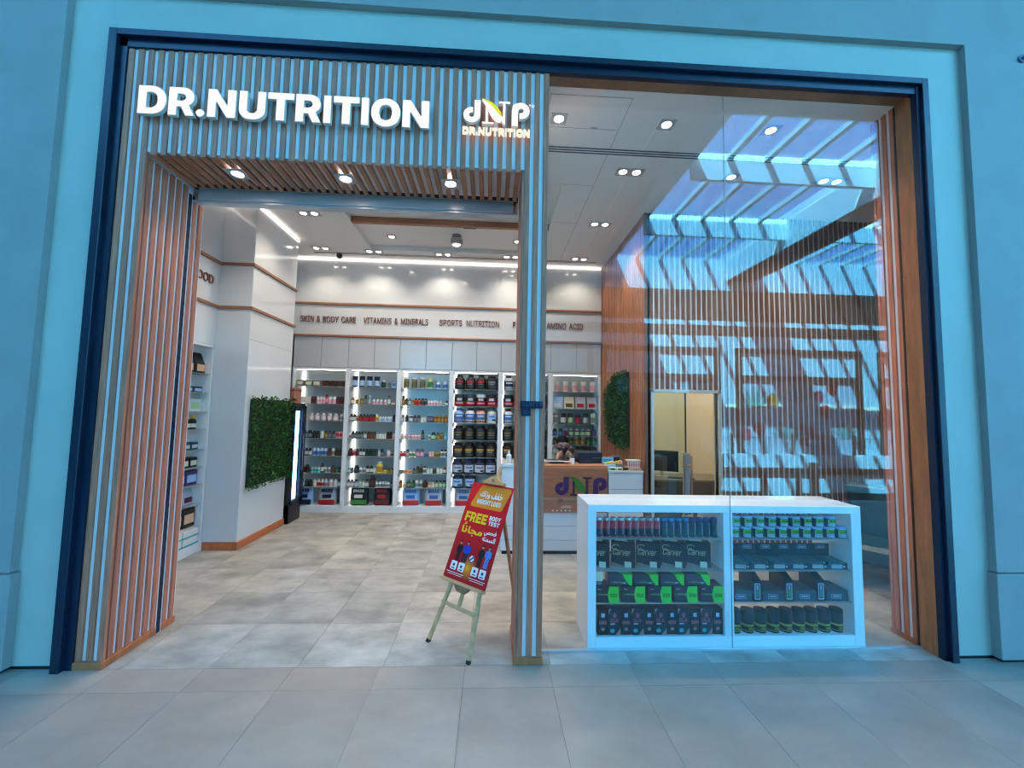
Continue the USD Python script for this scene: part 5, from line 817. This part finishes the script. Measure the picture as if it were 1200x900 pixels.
# ================================================================= EASEL AND POSTER
BL = np.array([-.377, .487, .442]); r0 = np.array([.753, -.658, 0.]); r0 /= np.linalg.norm(r0); n0 = np.array([-.593, -.686, .422]); n0 -= r0*(n0@r0); n0 /= np.linalg.norm(n0); u0 = np.cross(n0, r0)
BW, BH = .469, .812
def bp(s, t, d=0.): return BL+r0*s+u0*t+n0*d
es = thing('display_easel', 'pale wooden folding easel standing in the shop entrance', 'easel', (0, 0, 0))
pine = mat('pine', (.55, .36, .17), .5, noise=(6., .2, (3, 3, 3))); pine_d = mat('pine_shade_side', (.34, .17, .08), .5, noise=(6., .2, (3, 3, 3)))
tl = BL[2]/u0[2]
part(es, 'leg', bar(bp(.046, -tl+.004, -.020), bp(.215, .885, -.020), .030, .020, r0), pine); part(es, 'leg', bar(bp(.492, -tl+.004, -.020), bp(.270, .885, -.020), .030, .020, r0), pine)
part(es, 'rubber_foot', bar(bp(.044, -tl+.001, -.020), bp(.051, -tl+.028, -.020), .033, .023, r0), black); part(es, 'rubber_foot', bar(bp(.494, -tl+.001, -.020), bp(.487, -tl+.028, -.020), .033, .023, r0), black)
part(es, 'cross_bar', bar(bp(.055, -.180, -.026), bp(.455, -.180, -.026), .030, .016, u0), pine)
part(es, 'mast', bar(bp(.245, -.185, -.026), bp(.245, .990, -.026), .030, .018, r0), pine)
part(es, 'ledge', bar(bp(-.005, -.012, .012), bp(BW+.005, -.012, .012), .022, .045, u0), mat('ledge_pine', (.62, .36, .16), .45))
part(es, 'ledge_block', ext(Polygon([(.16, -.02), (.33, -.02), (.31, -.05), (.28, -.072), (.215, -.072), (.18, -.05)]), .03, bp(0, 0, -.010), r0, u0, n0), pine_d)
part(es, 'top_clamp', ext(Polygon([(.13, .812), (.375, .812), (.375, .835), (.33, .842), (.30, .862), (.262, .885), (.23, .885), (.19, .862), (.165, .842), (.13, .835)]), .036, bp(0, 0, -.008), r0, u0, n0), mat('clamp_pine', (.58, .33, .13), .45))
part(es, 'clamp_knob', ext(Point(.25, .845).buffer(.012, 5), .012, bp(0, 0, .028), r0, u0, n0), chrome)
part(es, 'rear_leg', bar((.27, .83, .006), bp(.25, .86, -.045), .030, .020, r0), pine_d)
po = thing('poster_board', 'red FREE BODY TEST poster board standing on the wooden easel', 'poster', (0, 0, 0))
def bq(poly, m, name, d=.0008, lift=0., label=None): return part(po, name, ext(poly, d, bp(0, 0, .0005+lift), r0, u0, n0), m, label=label)
# red card: brighter at the top, maroon in the lower half, as printed
nd = {'tc': ('texture_coordinate', {}), 'sx': ('separate_xyz', {}), 'mr': ('map_range', dict(from_min=.44, from_max=1.18, to_min=0., to_max=1.)), 'rp': ('rgb_ramp', dict(ramp=[(0., (.42, .008, .014)), (.3, (.46, .007, .014)), (.5, (.68, .007, .015)), (1., (.88, .010, .018))])), 'p': ('principled_bsdf', dict(roughness=.3))}
card = usdkit.material(stage, '/World/Looks/poster_card', nd, [('tc.object', 'sx.vector'), ('sx.z', 'mr.value'), ('mr.result', 'rp.fac'), ('rp.color', 'p.base_color')], surface='p.BSDF')
part(po, 'board', ext(sbox(0, 0, BW, BH), .010, bp(0, 0, -.010), r0, u0, n0), card)
pyel, porg, pwht = col('print_yellow', 250, 205, 30, .35), col('print_orange', 245, 140, 25, .35), col('print_white', 235, 232, 230, .35)
nd = {'tc': ('texture_coordinate', {}), 'sx': ('separate_xyz', {}), 'mr': ('map_range', dict(from_min=-.30, from_max=.16)), 'rp': ('rgb_ramp', dict(ramp=[(0., (.90, .42, .02)), (.5, (.88, .26, .015)), (1., (.80, .30, .02))])), 'p': ('principled_bsdf', dict(roughness=.3))}
porange = usdkit.material(stage, '/World/Looks/print_orange_field', nd, [('tc.object', 'sx.vector'), ('sx.x', 'mr.value'), ('mr.result', 'rp.fac'), ('rp.color', 'p.base_color')], surface='p.BSDF')
bq(Polygon([(.075, .622), (.395, .622), (.440, .775), (.135, .775)]).buffer(.022), porange, 'print_field')
def at_(g, x, y): return affinity.translate(g, x, y)
bq(arabic('khaffif', .262, .388, .690, .748), pwht, 'arabic_word', lift=.001); bq(arabic('waznak', .130, .245, .682, .748), pwht, 'arabic_word', lift=.001)
bq(affinity.skew(at_(wordu('WEIGHT LOSS', .040, .275), .112, .632), 4, origin=(.25, .64)), pwht, 'print_word', lift=.001)
bq(at_(wordu('FREE', .082, .250), .038, .470), pyel, 'print_word'); bq(at_(wordu('BODY', .036, .125), .310, .515), pwht, 'print_word'); bq(at_(wordu('TEST', .034, .120), .312, .474), pwht, 'print_word')
bq(arabic('majjanan', .042, .282, .355, .432), pyel, 'arabic_word'); bq(affinity.rotate(sbox(.055, .440, .085, .447), 20).union(affinity.rotate(sbox(.055, .452, .085, .459), 20)), pyel, 'arabic_mark'); bq(arabic('fahs', .300, .430, .392, .440), pwht, 'arabic_word'); bq(arabic('simna', .298, .436, .345, .392), pwht, 'arabic_word')
nd = {'tc': ('texture_coordinate', {}), 'vm': ('vector_math', dict(math_type='distance', vector2=tuple(map(float, bp(.235, .115))))), 'rp': ('rgb_ramp', dict(ramp=[(0., (.95, .45, .02)), (.35, (.75, .20, .015)), (1., (.31, .008, .012))])), 'mr': ('map_range', dict(from_min=0., from_max=.095)), 'p': ('principled_bsdf', dict(roughness=.3))}
burst = usdkit.material(stage, '/World/Looks/print_burst', nd, [('tc.object', 'vm.vector1'), ('vm.value', 'mr.value'), ('mr.result', 'rp.fac'), ('rp.color', 'p.base_color')], surface='p.BSDF')
bq(Point(.235, .115).buffer(.095, 8), burst, 'print_burst', d=.0006)
def figure(x, y, h, top, low, fat):
    k = h/.16
    b_ = lambda g: affinity.translate(affinity.scale(g, k, k, origin=(0, 0)), x, y)
    w = .020*(1+.5*fat)
    bq(b_(unary_union([sbox(-w*.85, 0, -.002, .07), sbox(.002, 0, w*.85, .07)])), low, 'print_figure_legs', lift=.0008)
    bq(b_(unary_union([ellipse(w, .036, 0, .098), sbox(-w*1.35, .075, -w*.8, .125), sbox(w*.8, .075, w*1.35, .125)])), top, 'print_figure_top', lift=.0010)
    bq(b_(Point(0, .148).buffer(.0125, 6)), col('print_skin', 190, 130, 100), 'print_figure_head', lift=.0012); bq(b_(Point(0, .155).buffer(.0115, 6).intersection(sbox(-.02, .152, .02, .18))), cm('black'), 'print_figure_hair', lift=.0014)
figure(.092, .135, .165, cm('black'), cm('black'), .2); figure(.172, .145, .165, col('print_blue', 25, 60, 180), cm('navy'), 1.); figure(.338, .145, .165, cm('black'), cm('black'), .1); figure(.408, .15, .165, col('print_sky', 80, 130, 200), col('print_sky', 80, 130, 200), .3)
for i, x in enumerate((.082, .168, .318, .403)):
    bq(sbox(x-.024, .080, x+.024, .128).buffer(.010), pwht, 'print_badge', lift=.0016); bq(unary_union([Point(x, .108).buffer(.012, 6), sbox(x-.018, .078, x+.018, .086)]), col('print_ink', 60, 70, 110), 'print_mark', lift=.0024)
bq(Point(.252, .190).buffer(.030, 8), pwht, 'print_badge', lift=.0008); bq(unary_union([Point(.252, .190).buffer(.030, 8).difference(Point(.252, .190).buffer(.023, 8)), affinity.rotate(sbox(.226, .184, .278, .196), 45)]), col('print_ink2', 90, 60, 110), 'print_mark', lift=.0018)
bq(unary_union([sbox(.02, .048, .215, .0525), sbox(.04, .034, .20, .038), sbox(.275, .048, .45, .0525), sbox(.29, .034, .44, .038)]), pwht, 'print_small_lines')
# ================================================================= WHITE DISPLAY CABINET BEHIND THE WINDOW
dc = thing('display_cabinet', 'long open white display cabinet standing just behind the shop window', 'cabinet', (0, 0, 0))
CY0, CY1 = .188, .60
part(dc, 'top_panel', bx(.783, 3.045, CY0, CY1, 1.045, 1.105, .003), cab_white)
part(dc, 'side_panel', bx(.783, .850, CY0, CY1, 0, 1.045, .003), cab_white); part(dc, 'middle_panel', bx(1.884, 1.962, CY0, CY1, .09, 1.045, .003), cab_white); part(dc, 'side_panel', bx(2.960, 3.045, CY0, CY1, 0, 1.045, .003), cab_white)
part(dc, 'base_panel', bx(.850, 2.960, CY0, CY1, 0, .090, .003), cab_white)
DZ = (.838, .591, .340)
for z in DZ:
    for a, b_ in ((.851, 1.883), (1.963, 2.959)): part(dc, 'glass_shelf', bx(a, b_, CY0+.012, CY1-.01, z-.009, z, .001), shelf_glass)
def tex(s, cap, x, z, y, w, m=None, bold=True, d=.0012): return text(s, cap, (x, y, z), (1, 0, 0), (0, 0, 1), (0, -1, 0), d, w, bold)
navy_b, teal_b, blk = mat('box_navy', (.006, .018, .036), .35, spec=.3), mat('box_teal', (.008, .036, .058), .35, spec=.3), mat('box_black', (.005, .008, .012), .35, spec=.3)
lime = mat('box_lime', (.02, .60, .05), .3); gold = mat('foil_gold', (.55, .48, .30), .35, .3); steel = mat('can_steel', (.55, .57, .58), .25, .9)
def series(n, x0, pitch, y, z, rz, lab, cat, name, build, group):
    src = None
    for k in range(n):
        L = lab % ORD[k]
        if src is None: src = thing(name, L, cat, (x0, y, z), rz, group); build(src)
        else: copy(src, (x0+pitch*k, y, z), rz, L, cat, group)
# top left: cans
def can(b1, b2, ring_m):
    def f(t):
        r, h = .0268, .152
        part(t, 'can_body', lathe([(0, 0), (r*.8, .001), (r, .010), (r, h-.014), (r*.86, h-.002), (0, h-.004)], 18), b1)
        part(t, 'can_base', lathe([(r*1.008, .010), (r*1.008, h*.44)], 18), b2)
        part(t, 'rim', lathe([(r*1.01, h-.022), (r*1.01, h-.012), (r*.88, h), (r*.80, h), (r*.80, h-.004)], 18), ring_m)
        part(t, 'print', [bx(.004, .011, -r-.001, -r+.004, z, z+.010, .001) for z in (.024, .040, .056, .072, .088, .104)], cm('silver'))
    return f
series(9, .888, .0595, .255, DZ[0], 8, 'red and navy drink can, %s from left on cabinet top shelf', 'can', 'drink_can', can(mat('can_red', (.58, .012, .035), .3, .1), mat('can_navy', (.012, .02, .06), .25, .3), steel), 'red cans in the window cabinet')
series(4, 1.4235, .0595, .255, DZ[0], 8, 'dark blue drink can with blue rim, %s right of the red cans', 'can', 'blue_can', can(mat('can_blue', (.014, .05, .11), .25, .3), mat('can_teal', (.014, .07, .10), .25, .3), mat('rim_blue', (.05, .22, .50), .25, .6)), 'blue cans in the window cabinet')
series(4, 1.6615, .0595, .255, DZ[0], 8, 'dark teal drink can with purple rim, %s of last four cans', 'can', 'teal_can', can(mat('can_dteal', (.012, .05, .085), .25, .3), mat('can_teal', (.014, .07, .10), .25, .3), mat('rim_purple', (.10, .05, .22), .25, .6)), 'teal cans in the window cabinet')
# second left: black cartons with flowing gold lettering
def carver(t):
    w, d, h = .188, .15, .198
    part(t, 'body', bx(-w/2, w/2, -d/2, d/2, 0, h, .004), blk); part(t, 'front_panel', bx(-w/2+.002, w/2-.002, -d/2-.0015, -d/2, .002, h-.012), mat('box_ink', (.005, .011, .024), .3, spec=.3))
    part(t, 'open_top', bx(-w/2+.03, w/2-.06, -d/2+.02, d/2-.03, h, h+.003), cm('cream'))
    g = text('Carver', .052, (0, 0, 0), (1, 0, 0), (.22, 0, .975), (0, -1, 0), .0015, .140); g.apply_translation((-.085, -d/2-.0015, .092)); part(t, 'lettering', g, gold)
    a = np.linspace(.6, 5.2, 14); part(t, 'flourish', ext(LineString([(-.055+.030*math.cos(q), .150+.022*math.sin(q)) for q in a]).buffer(.0022), .0015, (0, -d/2-.0015, 0), **FACE), gold)
    part(t, 'price_label', bx(.012, .066, -d/2-.004, -d/2-.0015, .0, .046, .001), cm('cream')); part(t, 'lower_flap', ext(Polygon([(-w/2+.006, .004), (.010, .004), (.010, .012), (-w/2+.006, .030)]), .001, (0, -d/2-.0016, 0), **FACE), cm('speck'))
series(5, .905, .209, .345, DZ[1], -17, 'black carton with gold script lettering, %s from left in window cabinet', 'box', 'script_carton', carver, 'script cartons in the window cabinet')
# third left: dark cartons with bright green ends, two layers
def carn(t):
    w, d, h = .186, .14, .128
    part(t, 'body', bx(-w/2, w/2, -d/2, d/2, 0, h, .003), navy_b)
    part(t, 'green_end', ext(Polygon([(.022, .001), (w/2, .001), (w/2, h-.001), (.022, h-.001), (.012, h*.75), (.008, h*.5), (.012, h*.25)]), .002, (0, -d/2, 0), **FACE), lime); part(t, 'green_side', bx(w/2, w/2+.0015, -d/2, d/2-.04, .001, h-.001), lime)
    part(t, 'lettering', tex('L-CARNITINE', .011, -.078, .058, -d/2-.0005, .085), lgn_b); part(t, 'lettering', tex('300', .026, .026, .046, -d/2-.0025, .055), blk); part(t, 'mark', bx(-.072, -.045, -d/2-.0015, -d/2, .100, .106), cm('silver'))
lgn_b = mat('print_lightgreen', (.16, .42, .16), .4)
series(5, .945, .2115, .275, DZ[2], -4, 'dark carton with bright green end, %s in lower row of cabinet', 'box', 'green_end_carton', carn, 'green-ended cartons, lower row')
def carn2(t):
    w, d, h = .190, .14, .085
    part(t, 'body', bx(-w/2, w/2, -d/2, d/2, 0, h, .003), teal_b); part(t, 'green_corner', ext(Polygon([(w/2, .001), (w/2, h-.001), (.020, h-.001), (.045, h*.45), (.075, .004)]), .002, (0, -d/2, 0), **FACE), lime)
    part(t, 'green_top', ext(Polygon([(.02, -.07), (w/2-.001, -.07), (w/2-.001, .0), (-.01, .066), (-.055, .066)]), .0015, (0, 0, h), (1, 0, 0), (0, 1, 0), (0, 0, 1)), lime)
    part(t, 'lettering', tex('L-CARNITINE', .010, -.070, .018, -d/2-.0005, .085), lgn_b); part(t, 'label', bx(.020, .045, -d/2-.003, -d/2-.002, .016, .026), cm('lblue'))
series(4, 1.055, .2115, .285, DZ[2]+.1295, -5, 'dark carton with green corner lying on top, %s in upper row', 'box', 'green_corner_carton', carn2, 'green-cornered cartons, upper row')
pc = thing('price_card', 'plain white price card at left end of the green carton row', 'card', (.885, .225, DZ[2]+.1295)); part(pc, 'card', bx(-.030, .028, 0, .012, .03, .105, .001), cm('cream')); part(pc, 'stand', bx(-.02, .02, 0, .03, 0, .03, .002), cm('grey'))
# bottom left: alternating CLA cartons
cla_r = mat('print_rose', (.34, .07, .09), .4); cla_p = mat('print_salmon', (.42, .20, .18), .4)
def cla(t):
    w, d, h = .098, .09, .205
    part(t, 'body', bx(-w/2, w/2, -d/2, d/2, 0, h, .003), navy_b); f = dict(o=(0, -d/2, 0), **FACE)
    part(t, 'corner_print', ext(Polygon([(-w/2+.002, h-.004), (-w/2+.022, h-.004), (-w/2+.002, h-.045)]), .0012, **f), cla_p); part(t, 'corner_print', ext(Polygon([(w/2-.002, .003), (w/2-.042, .003), (w/2-.002, .055)]), .0012, **f), cla_p)
    part(t, 'lettering', ext(wordu('CLA', .028, .066), .0015, (-.036, -d/2, .098), **FACE), cla_r); part(t, 'lettering', bx(-.034, .002, -d/2-.0015, -d/2, .080, .090), cm('silver')); part(t, 'emblem', ext(ellipse(.018, .015, -.018, .035), .0015, **f), cm('teal')); part(t, 'emblem', ext(ellipse(.014, .020, 0, .150), .0015, **f), cla_r)
series(5, 1.005, .1855, .255, .092, 0, 'dark CLA carton with salmon corners, %s from left at cabinet base', 'box', 'wide_label_carton', cla, 'CLA cartons at the base')
def clan(t):
    w, d, h = .083, .09, .198
    part(t, 'body', bx(-w/2, w/2, -d/2, d/2, 0, h, .003), blk); part(t, 'bottle_print', bx(-.018, .018, -d/2-.0012, -d/2, .03, .13), navy_b); part(t, 'cap_print', bx(-.014, .014, -d/2-.0012, -d/2, .135, .165), cm('lblue')); part(t, 'label_print', bx(-.030, .030, -d/2-.0018, -d/2-.0006, .082, .108), cla_r); part(t, 'capsule_print', ext(ellipse(.014, .012, 0, .045), .0018, (0, -d/2, 0), **FACE), cla_p)
series(6, .9125, .1855, .258, .092, 0, 'narrow black carton with bottle picture, %s from left at cabinet base', 'box', 'narrow_label_carton', clan, 'narrow cartons at the base')
# right half, top: two layers of green-labelled jars
gl_ = mat('label_green', (.14, .50, .03), .4); gw = mat('label_icy', (.28, .42, .50), .4)
def bcaa(t):
    r, h = .044, .088
    part(t, 'body', lathe([(0, 0), (r*.95, 0), (r, .006), (r, h*.78), (0, h*.78)], 18), navy_b); part(t, 'lid', lathe([(0, h*.77), (r*.97, h*.77), (r*.97, h*.98), (r*.9, h), (0, h)], 18), cm('lblue'))
    a = np.linspace(-2.35, -.95, 9)
    for nm, z0, z1, m in (('label', h*.40, h*.76, gl_), ('label_foot', h*.06, h*.38, gw)):
        v = np.array([(r*1.012*math.cos(q), r*1.012*math.sin(q), z) for q in a for z in (z0, z1)]); fc = [x for i in range(8) for x in ((2*i, 2*i+2, 2*i+1), (2*i+1, 2*i+2, 2*i+3))]
        part(t, nm, trimesh.Trimesh(v, fc, process=False), m)
    part(t, 'lettering', tex('BCAA', .018, -.022, h*.48, -r*1.02, .044), blk)
series(10, 2.012, .1015, .262, DZ[0], -8, 'small dark jar with green label, %s in lower layer, cabinet top right', 'jar', 'green_label_jar', bcaa, 'green-labelled jars, lower layer')
src = '/World/green_label_jar'
for k in range(9): copy(src, (2.022+.1015*k, .262, DZ[0]+.0882), -4, 'small dark jar with green label, %s in upper layer, cabinet top right' % ORD[k], 'jar', 'green-labelled jars, upper layer')
# right second: open display trays with raised headers
def tray(t):
    w, d, h = .158, .20, .052
    part(t, 'tray', [bx(-w/2, w/2, -d/2, d/2, 0, h-.01, .003), bx(-w/2, -w/2+.004, -d/2, d/2, 0, h), bx(w/2-.004, w/2, -d/2, d/2, 0, h)], teal_b)
    part(t, 'header', bx(-w/2, w/2, d/2-.012, d/2, .0, .150, .003), teal_b); part(t, 'header_print', ext(sbox(-.034, .112, .034, .132).buffer(.006).difference(sbox(-.034, .112, .034, .132).buffer(.003)), .001, (0, d/2-.012, 0), **FACE), cm('lblue')); part(t, 'header_lettering', bx(-.028, .028, d/2-.0135, d/2-.012, .116, .128), cm('silver'))
    for q in range(4): part(t, 'bar_wrapper', bx(-.070+.036*q, -.038+.036*q, -d/2+.008, d/2-.03, h-.012, h+.006+.003*(q % 2), .006), mat('wrapper', (.03, .12, .14), .3))
    part(t, 'front_print', ext(sbox(-.045, .014, .035, .036).buffer(.005), .001, (0, -d/2, 0), **FACE), mat('print_grey', (.28, .34, .36), .4)); part(t, 'front_mark', ext(Point(.055, .025).buffer(.008, 5), .0012, (0, -d/2, 0), **FACE), cm('silver'))
series(6, 2.048, .1625, .315, DZ[1], -3, 'open teal snack-bar tray with raised header, %s from left in cabinet', 'box', 'snack_bar_tray', tray, 'snack-bar trays in the window cabinet')
# right third: low cartons between tall slanted dispensers
def lowc(t):
    w, d, h = .178, .20, .088
    part(t, 'body', bx(-w/2, w/2, -d/2, d/2, 0, h, .003), mat('carton_slate', (.018, .055, .08), .4, spec=.3)); part(t, 'front_print', ext(sbox(-.040, .030, .030, .052).buffer(.006).difference(sbox(-.040, .030, .030, .052).buffer(.003)), .001, (0, -d/2, 0), **FACE), cm('lblue')); part(t, 'lettering', bx(-.034, .024, -d/2-.0012, -d/2, .036, .047), cm('silver'))
series(4, 2.045, .2665, .315, DZ[2], -2, 'low slate-blue carton, %s from left on third shelf of cabinet', 'box', 'low_carton', lowc, 'low cartons, third shelf')
def disp(t):
    w, d = .072, .20; prof = Polygon([(-d/2, 0), (d/2, 0), (d/2, .232), (d/2-.055, .232), (-d/2+.02, .168), (-d/2, .150)])
    part(t, 'body', ext(prof, w, (w/2, 0, 0), (0, 1, 0), (0, 0, 1), (1, 0, 0)).apply_translation((-w, 0, 0)), blk); part(t, 'front_frame', ext(sbox(-.020, .020, .020, .140).buffer(.003).difference(sbox(-.016, .026, .016, .134)), .001, (0, -d/2, 0), **FACE), cm('lblue')); part(t, 'front_print', bx(-.010, .010, -d/2-.001, -d/2, .035, .085), mat('print_deepgreen', (.04, .22, .14), .4)); part(t, 'lettering', bx(-.007, .007, -d/2-.001, -d/2, .090, .128), cm('silver'))
series(3, 2.178, .2665, .315, DZ[2], -2, 'tall black slanted dispenser carton, %s from left between low cartons', 'box', 'dispenser_carton', disp, 'dispenser cartons, third shelf')
# right bottom: dark jars with olive-yellow bands
def djar(t):
    r, h = .046, .175
    part(t, 'body', lathe([(0, 0), (r*.95, 0), (r, .006), (r, h*.50), (0, h*.50)], 20), blk); part(t, 'lid', lathe([(0, h*.50), (r*1.04, h*.50), (r*1.04, h*.96), (r*.98, h), (0, h)], 20), mat('lid_dark', (.010, .022, .03), .4, spec=.3))
    part(t, 'band', lathe([(r*1.012, h*.30), (r*1.012, h*.40)], 20), mat('band_olive', (.30, .33, .05), .4)); part(t, 'band', lathe([(r*1.012, h*.08), (r*1.012, h*.12)], 20), mat('band_olive2', (.22, .25, .07), .4)); part(t, 'lettering', tex('CREA', .016, -.020, h*.17, -r*1.01, .040), mat('band_olive', (.30, .33, .05), .4))
series(9, 2.005, .1075, .262, .092, 0, 'dark jar with olive bands, %s from left at cabinet base', 'jar', 'dark_banded_jar', djar, 'dark banded jars at the base')

# ================================================================= ARMCHAIR AND OFFICE
ac = thing('armchair', 'dark teal leather armchair behind right end of the window cabinet', 'armchair', (4.42, 1.36, 0), -52)
lea = mat('teal_leather', (.012, .035, .042), .35, noise=(8., .2)); lea2 = mat('teal_leather_light', (.02, .06, .068), .35)
part(ac, 'backrest', bx(-.36, .36, .22, .40, .34, 1.00, .05), lea); part(ac, 'headrest', bx(-.38, .38, .20, .44, .93, 1.03, .03), lea2); part(ac, 'seat', bx(-.30, .30, -.38, .24, .26, .46, .05), lea)
for s in (-1, 1):
    part(ac, 'armrest', bx(s*.30, s*.42, -.40, .38, .22, .66, .05), lea); part(ac, 'arm_piping', bx(s*.415, s*.425, -.34, .32, .55, .57, .004), lea2)
    part(ac, 'sled_leg', [bar((s*.36, -.36, .018), (s*.36, .36, .018), .035, .035), bar((s*.36, -.34, .03), (s*.36, -.34, .24), .03, .03, (1, 0, 0)), bar((s*.36, .34, .03), (s*.36, .34, .24), .03, .03, (1, 0, 0))], black)
dk = thing('office_desk', 'grey-brown desk seen through the glass office door', 'desk', (2.35, 3.62, 0))
dm = mat('desk_laminate', (.15, .125, .11), .4); part(dk, 'desk_top', bx(0, 1.75, 0, .75, .72, .75, .003), dm); part(dk, 'modesty_panel', bx(.05, 1.70, .05, .07, .08, .72), mat('desk_dark', (.05, .045, .045), .5)); part(dk, 'side_panel', bx(.03, .06, .04, .72, 0, .72), dm); part(dk, 'side_panel', bx(1.69, 1.72, .04, .72, 0, .72), dm)
mo = thing('computer_monitor', 'black computer monitor on the office desk, seen through glass door', 'monitor', (3.02, 4.02, .75), -28)
part(mo, 'screen', bx(-.27, .27, -.02, .01, .10, .44, .005), mat('screen_dark', (.006, .012, .03), .12)); part(mo, 'bezel', [bx(-.275, .275, -.022, .015, .435, .45), bx(-.275, .275, -.022, .015, .095, .105)], black); part(mo, 'stand', [bx(-.025, .025, .0, .03, .01, .15), bx(-.11, .11, -.08, .08, 0, .012, .004)], cm('silver'))
kb = thing('keyboard', 'black keyboard on the office desk in front of monitor', 'keyboard', (3.25, 3.78, .75), -20); part(kb, 'case', bx(-.21, .21, -.07, .07, 0, .018, .004), black); part(kb, 'keys', [bx(-.20+.031*i, -.174+.031*i, -.055+.026*j, -.033+.026*j, .018, .022) for i in range(13) for j in range(4)], mat('key_dark', (.03, .03, .035), .5))
tr = thing('paper_tray', 'yellow papers and a plate on left end of the office desk', 'papers', (2.62, 3.86, .75), 20); part(tr, 'sheet', bx(-.16, .16, -.11, .11, 0, .008), cm('cream')); part(tr, 'plate', lathe([(0, .008), (.07, .010), (.10, .024), (.10, .028), (.06, .016), (0, .014)], 20), cm('gold')); part(tr, 'fold', bx(-.14, -.03, -.02, .10, .008, .05, .02), cm('olive'))
